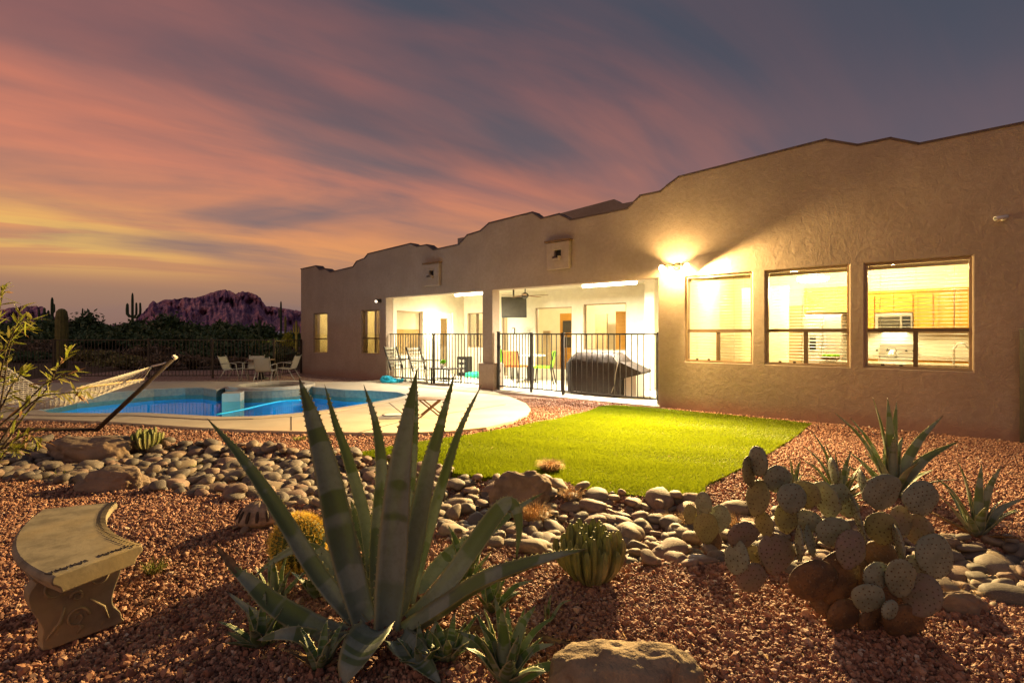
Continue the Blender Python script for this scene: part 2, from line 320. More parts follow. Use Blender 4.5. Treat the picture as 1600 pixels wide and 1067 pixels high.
def leaf_mat(name, c1, c2, tr, tf=0.3):
    m = bpy.data.materials.new(name); m.use_nodes = True; T = NT(m.node_tree); b = T.n['Principled BSDF']
    g = T.node('ShaderNodeNewGeometry'); c = T.mix(g.outputs['Random Per Island'], c1, c2)
    oi = T.node('ShaderNodeObjectInfo'); c = T.mix(T.math('MULTIPLY', oi.outputs['Random'], 0.6), c, c2)
    T.l.new(c, b.inputs['Base Color']); b.inputs['Roughness'].default_value = 0.6
    t = T.node('ShaderNodeBsdfTranslucent'); t.inputs[0].default_value = (*tr, 1)
    mx = T.node('ShaderNodeMixShader'); mx.inputs[0].default_value = tf
    T.l.new(b.outputs[0], mx.inputs[1]); T.l.new(t.outputs[0], mx.inputs[2]); T.l.new(mx.outputs[0], T.n['Material Output'].inputs[0])
    return m
M['oleander'] = leaf_mat('lance_leaf', (0.17, 0.22, 0.035), (0.30, 0.24, 0.06), (0.5, 0.55, 0.05), 0.35)
M['brownleaf'] = leaf_mat('withered_leaf', (0.30, 0.15, 0.05), (0.22, 0.11, 0.05), (0.4, 0.2, 0.05), 0.25)
M['creosote'] = leaf_mat('desert_leaf_dark', (0.05, 0.095, 0.03), (0.085, 0.12, 0.04), (0.06, 0.1, 0.03), 0.15)
M['creosote_y'] = leaf_mat('desert_leaf_olive', (0.16, 0.16, 0.045), (0.26, 0.21, 0.07), (0.12, 0.11, 0.03), 0.2)
M['brush'] = leaf_mat('brush_tan', (0.22, 0.15, 0.09), (0.15, 0.10, 0.06), (0.1, 0.07, 0.03), 0.15)
M['turf'] = leaf_mat('turf_blade', (0.13, 0.175, 0.005), (0.215, 0.25, 0.009), (0.22, 0.27, 0.008), 0.3)
M['turf_base'] = material('turf_backing', (0.10, 0.128, 0.005), (0.13, 0.155, 0.007), 6, 0.5, 90, 0.9, 0.1)
def mountain_mat():
    m = bpy.data.materials.new('mountain_rock'); m.use_nodes = True; T = NT(m.node_tree); b = T.n['Principled BSDF']
    v = T.node('ShaderNodeTexCoord').outputs['Object']
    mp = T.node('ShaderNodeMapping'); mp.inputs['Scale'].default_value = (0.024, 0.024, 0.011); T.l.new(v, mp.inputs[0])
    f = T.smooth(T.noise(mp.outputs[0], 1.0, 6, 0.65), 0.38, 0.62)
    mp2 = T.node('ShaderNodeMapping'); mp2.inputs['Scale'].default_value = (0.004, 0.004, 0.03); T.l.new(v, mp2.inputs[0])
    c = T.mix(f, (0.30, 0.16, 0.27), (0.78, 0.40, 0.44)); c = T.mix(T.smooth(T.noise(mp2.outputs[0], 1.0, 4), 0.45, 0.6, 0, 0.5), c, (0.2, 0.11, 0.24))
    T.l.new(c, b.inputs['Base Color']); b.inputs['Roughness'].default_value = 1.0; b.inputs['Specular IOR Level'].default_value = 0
    bn = T.node('ShaderNodeBump'); bn.inputs['Strength'].default_value = 1.0; bn.inputs['Distance'].default_value = 25
    T.l.new(T.noise(mp.outputs[0], 1.5, 7, 0.7), bn.inputs['Height']); T.l.new(bn.outputs[0], b.inputs['Normal'])
    return m
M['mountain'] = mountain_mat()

# ---------------------------------------------------------------- mesh helpers
def gp(px, py, z=0.0):                                # point at height z seen at a pixel
    t = F*(H-z)/(py-HY); return Vector(((px-800)/F*t, t, z))
def wp(px, py, d): return Vector(((px-800)/F*d, d, H-(py-HY)/F*d))
class MB:
    def __init__(s): s.v = []; s.f = []; s.mi = []; s.cur = 0
    def add(s, vs_, fs_):
        o = len(s.v); s.v += [tuple(v) for v in vs_]; s.f += [tuple(i+o for i in f) for f in fs_]; s.mi += [s.cur]*len(fs_)
    def box(s, c, d, rz=0.0, rot=None):
        R = rot if rot is not None else Matrix.Rotation(rz, 3, 'Z'); c = Vector(c)
        vv = [c + R @ Vector((x*d[0]/2, y*d[1]/2, z*d[2]/2)) for x in (-1, 1) for y in (-1, 1) for z in (-1, 1)]
        s.add(vv, [(0, 1, 3, 2), (4, 6, 7, 5), (0, 4, 5, 1), (2, 3, 7, 6), (0, 2, 6, 4), (1, 5, 7, 3)])
    def span(s, x0, x1, y0, y1, z0, z1): s.box(((x0+x1)/2, (y0+y1)/2, (z0+z1)/2), (abs(x1-x0), abs(y1-y0), abs(z1-z0)))
    def bar(s, a, b, w, h=None):
        a = Vector(a); b = Vector(b); d = b-a; h = h or w
        q = d.to_track_quat('Y', 'Z').to_matrix(); s.box((a+b)/2, (w, d.length, h), rot=q)
    def tube(s, pts, r, n=8, cap=True):
        pts = [Vector(p) for p in pts]; k = len(pts); rr = r if isinstance(r, (list, tuple)) else [r]*k
        vv = []; up = Vector((0, 0, 1)); prev = None
        for i, p in enumerate(pts):
            t = (pts[min(i+1, k-1)]-pts[max(i-1, 0)]).normalized()
            a = (prev if prev is not None else (Vector((1, 0, 0)) if abs(t.z) > .9 else up))
            a = (a - t*a.dot(t)).normalized(); prev = a; b = t.cross(a)
            vv += [p + (a*math.cos(2*PI*j/n)+b*math.sin(2*PI*j/n))*rr[i] for j in range(n)]
        ff = [(i*n+j, i*n+(j+1) % n, (i+1)*n+(j+1) % n, (i+1)*n+j) for i in range(k-1) for j in range(n)]
        if cap: ff += [tuple(range(n-1, -1, -1)), tuple((k-1)*n+j for j in range(n))]
        s.add(vv, ff)
    def lathe(s, prof, c=(0, 0, 0), n=24, ribs=0, ra=0.0):
        vv = []; c = Vector(c)
        for r, z in prof:
            for j in range(n):
                a = 2*PI*j/n; q = r*(1 - ra*(0.5-0.5*math.cos(ribs*a))) if ribs else r
                vv.append(c+Vector((q*math.cos(a), q*math.sin(a), z)))
        k = len(prof)
        ff = [(i*n+j, i*n+(j+1) % n, (i+1)*n+(j+1) % n, (i+1)*n+j) for i in range(k-1) for j in range(n)]
        ff += [tuple(range(n-1, -1, -1)), tuple((k-1)*n+j for j in range(n))]
        s.add(vv, ff)
    def prism(s, outer, z0, z1, holes=(), sides=True, bottom=True):
        pts = [Vector((p[0], p[1])) for p in outer]; loops = [list(range(len(pts)))]
        for h in holes:
            o = len(pts); pts += [Vector((p[0], p[1])) for p in h]; loops.append(list(range(o, o+len(h))))
        edges = [(l[i], l[(i+1) % len(l)]) for l in loops for i in range(len(l))]
        vo, _, fo, *_ = delaunay_2d_cdt(pts, edges, [], 1, 1e-6)
        if holes:
            cx_ = np.array([sum(vo[i].x for i in f)/len(f) for f in fo]); cy_ = np.array([sum(vo[i].y for i in f)/len(f) for f in fo]); drop = np.zeros(len(fo), bool)
            for h in holes: drop |= inpoly(cx_, cy_, h)
            fo = [f for f, d_ in zip(fo, drop) if not d_]
        n = len(vo)
        def ccw(f):
            a = sum(vo[f[i]].x*vo[f[(i+1) % len(f)]].y-vo[f[(i+1) % len(f)]].x*vo[f[i]].y for i in range(len(f))); return list(f) if a > 0 else list(f)[::-1]
        fo = [ccw(f) for f in fo]
        vv = [(v.x, v.y, z1) for v in vo]; ff = [tuple(f) for f in fo]
        if z1 != z0 and sides:
            vv += [(v.x, v.y, z0) for v in vo]
            if bottom: ff += [tuple(i+n for i in f[::-1]) for f in fo]
            from collections import Counter
            ec = {}
            for f in fo:
                for i in range(len(f)):
                    e = (f[i], f[(i+1) % len(f)]); ec[e] = 1
            for (a, b) in list(ec):
                if (b, a) not in ec: ff.append((b, a, a+n, b+n))
        s.add(vv, ff)
    def xform(s, Mx): s.v = [tuple(Mx @ Vector(v)) for v in s.v]; return s
    def build(s, name, mat, parent=None, smooth=False, loc=None, world=None, bevel=0, seg=2):
        me = bpy.data.meshes.new(name)
        if world is not None: s.v = [(v[0]-world[0], v[1]-world[1], v[2]-world[2]) for v in s.v]
        me.from_pydata(s.v, [], s.f)
        for m_ in (mat if isinstance(mat, (list, tuple)) else [mat]): me.materials.append(m_ if not isinstance(m_, str) else M[m_])
        if max(s.mi, default=0) > 0: me.polygons.foreach_set('material_index', s.mi)
        if smooth: me.polygons.foreach_set('use_smooth', [True]*len(me.polygons))
        me.update()
        o = bpy.data.objects.new(name, me); COL.objects.link(o)
        if parent: o.parent = parent
        if loc is not None: o.location = loc
        if bevel:
            b = o.modifiers.new('bevel', 'BEVEL'); b.width = bevel; b.segments = seg; b.limit_method = 'ANGLE'; b.angle_limit = math.radians(35)
            b.harden_normals = False
            if not smooth: me.polygons.foreach_set('use_smooth', [False]*len(me.polygons))
        return o
def inst(me, name, parent, loc, rot=(0, 0, 0), scl=(1, 1, 1), mats=None):
    o = bpy.data.objects.new(name, me); COL.objects.link(o); o.parent = parent
    o.location = loc; o.rotation_euler = rot; o.scale = scl; return o
def tag(o, label=None, cat=None, group=None, kind=None):
    if label: o['label'] = label
    if cat: o['category'] = cat
    if group: o['group'] = group
    if kind: o['kind'] = kind
    return o
def thing(name, label, cat, loc=(0, 0, 0), rz=0.0, group=None):
    o = bpy.data.objects.new(name, None); COL.objects.link(o); o.location = loc; o.rotation_euler = (0, 0, rz)
    o.empty_display_size = 0.2
    return tag(o, label, cat, group)
def light(kind, name, loc, energy, color, parent=None, size=0.1, rot=None, spot=None, blend=0.5, size_y=None):
    d = bpy.data.lights.new(name, kind); d.energy = energy; d.color = color
    if kind == 'AREA':
        d.size = size
        if size_y: d.shape = 'RECTANGLE'; d.size_y = size_y
    else: d.shadow_soft_size = size
    if kind == 'SPOT': d.spot_size = spot; d.spot_blend = blend
    o = bpy.data.objects.new(name, d); COL.objects.link(o); o.location = loc
    if rot is not None: o.rotation_euler = rot
    if parent: o.parent = parent
    return o
def inpoly(X, Y, poly):
    X = np.asarray(X); Y = np.asarray(Y); r = np.zeros(X.shape, bool); n = len(poly)
    for i in range(n):
        x0, y0 = poly[i][0], poly[i][1]; x1, y1 = poly[(i+1) % n][0], poly[(i+1) % n][1]
        if y0 == y1: continue
        c = ((Y > min(y0, y1)) & (Y <= max(y0, y1))) & (X < (x1-x0)*(Y-y0)/(y1-y0)+x0); r ^= c
    return r
def catmull(P, n):
    P = [Vector(p) for p in P]; P = [P[0]*2-P[1]] + P + [P[-1]*2-P[-2]]; k = len(P)-3; o = []
    for i in range(n+1):
        t = i/n*k; j = min(int(t), k-1); t -= j; a, b, c, d = P[j:j+4]
        o.append(0.5*((2*b)+(c-a)*t+(2*a-5*b+4*c-d)*t*t+(3*b-a-3*c+d)*t**3))
    return o
def smoothloop(P, n=4):
    P = [Vector((p[0], p[1], 0)) for p in P]; k = len(P); o = []
    for j in range(k):
        a, b, c, d = P[j-1], P[j], P[(j+1) % k], P[(j+2) % k]
        for i in range(n):
            t = i/n; q = 0.5*((2*b)+(c-a)*t+(2*a-5*b+4*c-d)*t*t+(3*b-a-3*c+d)*t**3); o.append((q.x, q.y))
    return o

# house frame: origin at the far left corner of the garden front, x along the wall to the right, y into the house
A = Vector((-7.574, 18.36, 0)); U = Vector((0.7690, -0.6392, 0)).normalized(); V = Vector((-U.y, U.x, 0))
TH = math.atan2(U.y, U.x); AV = A.dot(V)
def hx(px, d=0.0):
    r = (px-800)/F; t = (d+AV)/(r*V.x+V.y); return (Vector((r*t, t, 0))-A).dot(U)
def hz(px, py, d=0.0):
    r = (px-800)/F; t = (d+AV)/(r*V.x+V.y); return H-(py-HY)/F*t
def h2w(x, y, z=0.0): return A+U*x+V*y+Vector((0, 0, z))
def w2h(p): q = Vector((p[0], p[1], 0))-A; return (q.dot(U), q.dot(V))

# ================================================================= GROUND, DECK, POOL, LAWN
DZ = 0.05
P_near = [(48, 639), (75, 646), (150, 647), (220, 646), (300, 650), (345, 652.5), (400, 651.5), (450, 648), (500, 643), (560, 633.5), (600, 626.5), (628, 621)]
P_farR = [(637, 617.5), (622, 613.5), (580, 611), (540, 610)]
SPA_C = Vector((-6.15, 13.15, 0)); SPA_R = 1.02
pool = [gp(x, y, DZ) for x, y in P_near+P_farR]
for a in range(-5, -176, -12):
    pool.append(SPA_C+Vector((math.cos(math.radians(a)), math.sin(math.radians(a)), 0))*(SPA_R+0.03))
pool += [gp(x, y, DZ) for x, y in [(338, 609.5), (318, 606.5), (290, 606.5), (240, 608.5), (190, 612.5), (120, 619), (70, 628)]]
pool = [(p.x, p.y) for p in pool]
spa_in = [(SPA_C.x+0.78*math.cos(2*PI*i/28), SPA_C.y+0.78*math.sin(2*PI*i/28)) for i in range(28)]
e0 = h2w(hx(764), -0.02); e1 = h2w(hx(603)-0.15, -0.02)
deck = [gp(x, y, DZ) for x, y in [(-160, 650), (60, 654), (180, 659), (300, 667), (400, 672), (520, 675), (620, 676), (700, 673.5), (760, 667), (800, 657.5), (823, 647), (829, 639), (822, 629.5), (798, 620)]]
deck = [(p.x, p.y) for p in deck]+[(e0.x, e0.y), (e1.x, e1.y)]
deck += [(p.x, p.y) for p in [gp(x, y, DZ) for x, y in [(560, 596.5), (400, 596.5), (287, 595.3), (200, 596.6), (0, 599), (-160, 601)]]]
b = MB(); b.prism(deck, -0.12, DZ, holes=[pool, spa_in]); o = b.build('pool_deck', 'deck', bevel=0.008); tag(o, kind='structure')
# coping strip along the pool edge
def offset(poly, d):
    n = len(poly); r = []
    for i in range(n):
        a = Vector(poly[i-1]); b_ = Vector(poly[i]); c = Vector(poly[(i+1) % n]); t = (c-a).normalized(); r.append((b_.x+t.y*d, b_.y-t.x*d))
    return r
b = MB(); b.prism(offset(pool, 0.24), DZ+0.001, DZ+0.016, holes=[offset(pool, -0.02)]); tag(b.build('pool_coping', 'coping', bevel=0.006), kind='structure')
# basin
def wall_loop(b, poly, z0, z1, inward=True):
    n = len(poly)
    for i in range(n):
        p, q = poly[i], poly[(i+1) % n]; b.add([(p[0], p[1], z0), (q[0], q[1], z0), (q[0], q[1], z1), (p[0], p[1], z1)], [(0, 3, 2, 1)])
bs = MB(); wall_loop(bs, offset(pool, -.012), -1.6, -0.22); bs.prism(pool, -1.6, -1.6, sides=False)
tag(bs.build('pool_basin', 'plaster'), kind='structure')
bs = MB(); wall_loop(bs, offset(pool, -.014), -0.22, DZ-0.005); tag(bs.build('pool_waterline_tile', 'pooltile'), kind='structure')
WZ = -0.12
b = MB(); b.prism(pool, WZ, WZ, sides=False); tag(b.build('pool_water', 'water'), kind='structure')
# spa: raised ring, its water and the spillway lip
b = MB()
ring = [(SPA_C.x+SPA_R*math.cos(2*PI*i/40), SPA_C.y+SPA_R*math.sin(2*PI*i/40)) for i in range(40)]
b.prism(ring, -1.0, 0.12, holes=[spa_in]); tag(b.build('spa_wall', 'coping', bevel=0.01), kind='structure')
b = MB(); b.prism([(SPA_C.x+0.775*math.cos(2*PI*i/28), SPA_C.y+0.775*math.sin(2*PI*i/28)) for i in range(28)], -0.02, -0.02, sides=False); tag(b.build('spa_water', 'water'), kind='structure')
b = MB(); b.prism([(SPA_C.x+0.775*math.cos(2*PI*i/28), SPA_C.y+0.775*math.sin(2*PI*i/28)) for i in range(28)], -0.8, -0.8, sides=False); tag(b.build('spa_floor', 'plaster'), kind='structure')
b = MB(); q = gp(366, 611, 0.1); b.box((q.x-.05, q.y+0.05, -0.25), (0.38, 0.42, 0.64), rz=0.3); tag(b.build('spa_spillway', 'deck', bevel=0.01), kind='structure')
p = gp(193, 613, -.03); sk = thing('pool_skimmer', 'dark skimmer mouth in the far pool wall behind the hammock pole', 'pool skimmer', (p.x, p.y-.02, -.03), .25)
b = MB(); b.span(-.18, .18, -.03, .0, -.055, .055); b.build('mouth', 'black', sk); b = MB(); b.prism([(-.21, -.08), (.21, -.08), (.21, .075), (-.21, .075)], 0, .02, holes=[[(-.182, -.057), (.182, -.057), (.182, .057), (-.182, .057)]]); b.v = [(v[0], -v[2]-.015, v[1]) for v in b.v]; b.f = [f[::-1] for f in b.f]; b.build('frame', 'white', sk)
# deck joints: narrow recess strips
b = MB()
for (pa, pb) in [((455, 650.5), (455, 672.5)), ((560, 676), (640, 655)), ((640, 655), (790, 632)), ((640, 655), (605, 627)), ((150, 658), (205, 648.5))]:
    a_, b_ = gp(*pa, DZ), gp(*pb, DZ); a_.z = b_.z = DZ+0.0015; b.bar(a_, b_, 0.014, 0.003)
tag(b.build('deck_joint', 'joint'), kind='structure')
q = gp(613, 648, DZ)
t = thing('drain_cover', 'grey round skimmer lid set flush in the pool deck', 'drain cover', (q.x, q.y, DZ))
b = MB(); b.lathe([(0.145, 0.0), (0.15, 0.006), (0.13, 0.008), (0, 0.009)], n=28); b.build('lid', 'slab', t, smooth=True)
b = MB(); b.lathe([(0.17, 0.0), (0.17, 0.004), (0.152, 0.005), (0.152, 0.001)], n=28); b.build('rim', 'joint', t)

bed_px = [(-60, 694), (0, 692), (80, 690), (230, 694), (300, 694), (400, 700), (500, 706), (560, 713), (640, 724), (700, 737), (740, 750), (850, 752), (890, 768), (960, 773), (1040, 783), (1100, 783), (1140, 792), (1200, 803), (1300, 815), (1420, 832), (1480, 838), (1600, 850), (1700, 862),
          (1700, 985), (1600, 955), (1530, 948), (1440, 930), (1300, 908), (1200, 895), (1140, 888), (1060, 882), (980, 878), (870, 862), (800, 855), (700, 838), (600, 818), (500, 803), (440, 795), (400, 782), (300, 770), (200, 764), (100, 757), (0, 752), (-60, 750)]
bed = [(gp(x, y).x, gp(x, y).y) for x, y in bed_px]
lawn_px = [(560, 709), (590, 702), (660, 690), (700, 684), (760, 675), (820, 664), (870, 654), (920, 642), (950, 634), (1035, 638.5), (1150, 650), (1256, 660.5), (1262, 666), (1230, 690), (1180, 720), (1130, 745), (1102, 760), (1098, 781), (1060, 782), (1000, 774), (950, 770), (905, 764), (880, 753), (800, 748), (740, 745), (690, 735), (640, 722)]
lawn = smoothloop([(gp(x, y, 0.02).x, gp(x, y, 0.02).y) for x, y in lawn_px], 3)
# yard sheet (grid, cut out under the pool and sunk along the creek bed)
X0, X1, Y0, Y1, ST = -15.0, 13.0, -4.0, 20.0, 0.1
xs = np.arange(X0, X1+ST/2, ST); ys = np.arange(Y0, Y1+ST/2, ST)
GX, GY = np.meshgrid(xs, ys)
def dist_poly(X, Y, poly):
    d = np.full(X.shape, 1e9)
    for i in range(len(poly)):
        ax, ay = poly[i][:2]; bx, by = poly[(i+1) % len(poly)][:2]; dx, dy = bx-ax, by-ay
        t = np.clip(((X-ax)*dx+(Y-ay)*dy)/(dx*dx+dy*dy+1e-12), 0, 1); d = np.minimum(d, np.hypot(X-ax-t*dx, Y-ay-t*dy))
    return d
def gz(X, Y):
    X = np.asarray(X, float); Y = np.asarray(Y, float)
    ins = inpoly(X, Y, bed); d = dist_poly(X, Y, bed)
    z = np.where(ins, -np.minimum(d, 0.35)/0.35*0.09, 0.0)
    und = 0.012*np.sin(X*2.1+Y*1.3)+0.010*np.sin(X*0.9-Y*2.7+1.0)+0.006*np.sin(X*5.3+Y*4.1)
    return z + und*np.clip((6.5-Y)/2, 0, 1)
def gzs(x, y): return float(gz(np.array([x]), np.array([y]))[0])
GZ = gz(GX, GY)-0.008
# keep the sheet under the lawn, deck and house
cell_in = dist_poly(GX, GY, pool)*np.where(inpoly(GX, GY, pool), -1, 1)
spad = np.hypot(GX-SPA_C.x, GY-SPA_C.y)-0.85
nx, ny = len(xs), len(ys)
idx = np.arange(nx*ny).reshape(ny, nx)
q = np.stack([idx[:-1, :-1], idx[:-1, 1:], idx[1:, 1:], idx[1:, :-1]], -1).reshape(-1, 4)
keep = (np.minimum(cell_in, spad).reshape(-1)[q] > 0.06).all(1)
q = q[keep]
me = bpy.data.meshes.new('gravel_yard')
me.from_pydata(np.stack([GX, GY, GZ], -1).reshape(-1, 3).tolist(), [], q.tolist()); me.materials.append(M['gravel_bed'])
me.polygons.foreach_set('use_smooth', [True]*len(me.polygons))
yard = bpy.data.objects.new('gravel_yard', me); COL.objects.link(yard); tag(yard, kind='structure')
# desert floor outside the yard, out to the horizon
b = MB(); R = 9000
b.prism([(-R, -R), (R, -R), (R, R), (-R, R)], -0.03, -0.03, holes=[[(X0+.02, Y0+.02), (X1-.02, Y0+.02), (X1-.02, Y1-.02), (X0+.02, Y1-.02)]], sides=False)
tag(b.build('ground', 'desert'), kind='structure')
b = MB(); b.prism(lawn, -0.05, 0.018); tag(b.build('lawn', 'turf_base'), kind='structure')

# turf blades (nobody could count them)
lx = np.array([p[0] for p in lawn]); ly = np.array([p[1] for p in lawn])
NB = 330000
bx = RS.uniform(lx.min(), lx.max(), NB*2); by = RS.uniform(ly.min(), ly.max(), NB*2)
k = inpoly(bx, by, lawn) & (RS.rand(NB*2) < np.clip((5.6/by)**2, 0.25, 1)); bx = bx[k][:NB]; by = by[k][:NB]; n = len(bx)
hh = RS.uniform(0.014, 0.034, n)*(1+0.35*np.sin(bx*3.1+by*6.0)*np.sin(by*2.2-bx)); ww = RS.uniform(0.003, 0.0055, n)*np.clip(by/5.0, 0.9, 1.6); aa = RS.uniform(0, PI, n)
ln = 0.012+0.008*np.sin(bx*1.7+by*2.9)
vv = np.zeros((n, 3, 3)); cz = 0.016
vv[:, 0] = np.stack([bx-ww*np.cos(aa), by-ww*np.sin(aa), np.full(n, cz)], 1); vv[:, 1] = np.stack([bx+ww*np.cos(aa), by+ww*np.sin(aa), np.full(n, cz)], 1)
vv[:, 2] = np.stack([bx+RS.normal(0, .006, n)+ln*0.6, by+RS.normal(0, .006, n)-ln, cz+hh], 1)
me = bpy.data.meshes.new('turf'); me.vertices.add(n*3); me.vertices.foreach_set('co', vv.reshape(-1)); me.loops.add(n*3); me.loops.foreach_set('vertex_index', np.arange(n*3)); me.polygons.add(n); me.polygons.foreach_set('loop_start', np.arange(n)*3); me.polygons.foreach_set('loop_total', np.full(n, 3)); me.update(); me.materials.append(M['turf'])
o = bpy.data.objects.new('turf', me); COL.objects.link(o); tag(o, 'bright green mown turf blades covering the lawn', 'grass', kind='stuff')

# loose gravel, real stones: geometry nodes over a point cloud
footprint = [tuple(h2w(x, y).xy) for x, y in ((-.0, 0.0), (22, 0.0), (22, 5), (0, 5))]
def scatter(y0, y1, dens, smin, smax):
    area_w = 1.25
    n = int((y1-y0)*(y0+y1)*area_w*dens); Y = np.sqrt(RS.uniform(y0*y0, y1*y1, n)); X = RS.uniform(-1, 1, n)*(Y*area_w+0.3)
    ok = ~inpoly(X, Y, deck) & ~inpoly(X, Y, lawn) & ~inpoly(X, Y, footprint)
    inb = inpoly(X, Y, bed); ok &= ~(inb & (dist_poly(X, Y, bed) > 0.12) & (RS.rand(len(X)) > .3))
    X, Y = X[ok], Y[ok]; return X, Y, RS.uniform(smin, smax, len(X))
parts_ = [scatter(1.4, 2.8, 10500, 0.005, 0.0105), scatter(2.8, 4.2, 7000, 0.006, 0.0115), scatter(4.2, 7.0, 3400, 0.008, 0.014), scatter(7.0, 11.0, 1100, 0.013, 0.019), scatter(1.4, 4.2, 600, 0.012, 0.019)]
sxx = np.concatenate([p[0] for p in parts_]); syy = np.concatenate([p[1] for p in parts_]); sss = np.concatenate([p[2] for p in parts_]); n = len(sxx)
szz = gz(sxx, syy)+sss*RS.uniform(-0.5, 0.9, n)
me = bpy.data.meshes.new('gravel'); me.vertices.add(n); me.vertices.foreach_set('co', np.stack([sxx, syy, szz], 1).reshape(-1))
a = me.attributes.new('rot', 'FLOAT_VECTOR', 'POINT'); a.data.foreach_set('vector', RS.uniform(0, 6.28, (n, 3)).reshape(-1))
sc3 = sss[:, None]*RS.uniform(0.65, 1.25, (n, 3)); a = me.attributes.new('siz', 'FLOAT_VECTOR', 'POINT'); a.data.foreach_set('vector', sc3.reshape(-1))
a = me.attributes.new('hue', 'FLOAT', 'POINT'); a.data.foreach_set('value', np.clip(RS.beta(2.0, 2.2, n), 0, 1))
a = me.attributes.new('pick', 'INT', 'POINT'); a.data.foreach_set('value', RS.randint(0, 5, n))
gv = bpy.data.objects.new('gravel', me); COL.objects.link(gv); tag(gv, 'crushed pink and rust gravel covering the yard', 'gravel', kind='stuff')
ng = bpy.data.node_groups.new('gravel_nodes', 'GeometryNodeTree')
ng.interface.new_socket('Geometry', in_out='INPUT', socket_type='NodeSocketGeometry'); ng.interface.new_socket('Geometry', in_out='OUTPUT', socket_type='NodeSocketGeometry')
G = NT(ng); gi = G.node('NodeGroupInput'); go = G.node('NodeGroupOutput'); jn = G.node('GeometryNodeJoinGeometry')
for i in range(5):
    ic = G.node('GeometryNodeMeshIcoSphere'); ic.inputs['Radius'].default_value = 1.0; ic.inputs['Subdivisions'].default_value = 2 if i % 2 else 1
    nz = G.node('ShaderNodeTexNoise'); nz.inputs['Scale'].default_value = 0.9; nz.inputs['Detail'].default_value = 2; nz.noise_dimensions = '4D'; nz.inputs['W'].default_value = i*3.7
    sp_ = G.node('GeometryNodeSetPosition'); G.l.new(ic.outputs[0], sp_.inputs[0])
    vm = G.node('ShaderNodeVectorMath', operation='SUBTRACT'); G.l.new(nz.outputs['Color'], vm.inputs[0]); vm.inputs[1].default_value = (0.5, 0.5, 0.5)
    vs2 = G.node('ShaderNodeVectorMath', operation='SCALE'); G.l.new(vm.outputs[0], vs2.inputs[0]); vs2.inputs['Scale'].default_value = 2.2
    G.l.new(vs2.outputs[0], sp_.inputs['Offset'])
    sm = G.node('GeometryNodeSetMaterial'); sm.inputs['Material'].default_value = M['gravel_stone']; G.l.new(sp_.outputs[0], sm.inputs[0])
    ss = G.node('GeometryNodeSetShadeSmooth'); ss.inputs['Shade Smooth'].default_value = False; G.l.new(sm.outputs[0], ss.inputs[0])
    g2 = G.node('GeometryNodeGeometryToInstance'); G.l.new(ss.outputs[0], g2.inputs[0]); G.l.new(g2.outputs[0], jn.inputs[0])
ip = G.node('GeometryNodeInstanceOnPoints'); G.l.new(gi.outputs[0], ip.inputs['Points']); G.l.new(jn.outputs[0], ip.inputs['Instance']); ip.inputs['Pick Instance'].default_value = True
def named(n_, t_):
    nd = G.node('GeometryNodeInputNamedAttribute'); nd.data_type = t_; nd.inputs['Name'].default_value = n_; return nd.outputs[0]
G.l.new(named('pick', 'INT'), ip.inputs['Instance Index']); G.l.new(named('rot', 'FLOAT_VECTOR'), ip.inputs['Rotation']); G.l.new(named('siz', 'FLOAT_VECTOR'), ip.inputs['Scale'])
G.l.new(ip.outputs[0], go.inputs[0])
md = gv.modifiers.new('scatter', 'NODES'); md.node_group = ng

# ================================================================= MOUNTAIN, FAR DESERT
prof = [(-700, 500), (-400, 490), (-150, 492), (0, 484), (20, 480), (48, 478), (68, 479), (73, 490), (110, 503), (160, 508), (205, 506), (222, 490), (231, 479), (234, 472), (240, 470), (246, 474), (252, 469.5), (262, 468.5), (272, 468), (285, 464), (300, 465.5), (318, 462), (335, 455.5), (350, 452.5), (362, 455), (372, 460), (380, 456), (392, 457), (403, 461), (410, 470), (417, 479), (430, 479), (450, 483), (470, 486), (520, 480), (600, 492), (800, 500), (1100, 505), (1500, 510)]
pxs = np.arange(-700, 1500, 1.6); pys = np.interp(pxs, [p[0] for p in prof], [p[1] for p in prof]); D = 2200.0
rows = 22; vv = []
for j in range(rows):
    v_ = j/(rows-1)
    for i, (a, y) in enumerate(zip(pxs, pys)):
        top = (HY-y)/F*D+1.4; jag = mnoise.noise(Vector((a*0.35, 0, 1)))*10+mnoise.noise(Vector((a*0.12, 0, 4)))*6
        cl_ = min(1, v_/0.35); zf = (0.42*(v_/0.35)) if v_ < 0.35 else 0.42+0.58*((v_-0.35)/0.65)
        dep = D-420*(1-v_)**1.4 - (60 if v_ < 0.35 else 0)*(1-cl_)
        st = mnoise.noise(Vector((a*0.055, v_*2.2, 7)))*120+mnoise.noise(Vector((a*0.14, v_*5.5, 2)))*60+mnoise.noise(Vector((a*0.33, v_*9, 5)))*28
        dep += st*min(1, (1-v_)*3+0.25); z = max(-5, (top+jag*(0.5 if top > 60 else 0.1))*zf + (mnoise.noise(Vector((a*.2, v_*5, 3)))*12 if 0.1 < v_ < 0.95 and top > 60 else 0))
        vv.append(((a-800)/F*dep if v_ < 1 else (a-800)/F*D, dep, z if j else -6))
nc = len(pxs); ff = [(j*nc+i, j*nc+i+1, (j+1)*nc+i+1, (j+1)*nc+i) for j in range(rows-1) for i in range(nc-1)]
b = MB(); b.add(vv, ff); tag(b.build('mountain', 'mountain'), kind='structure')

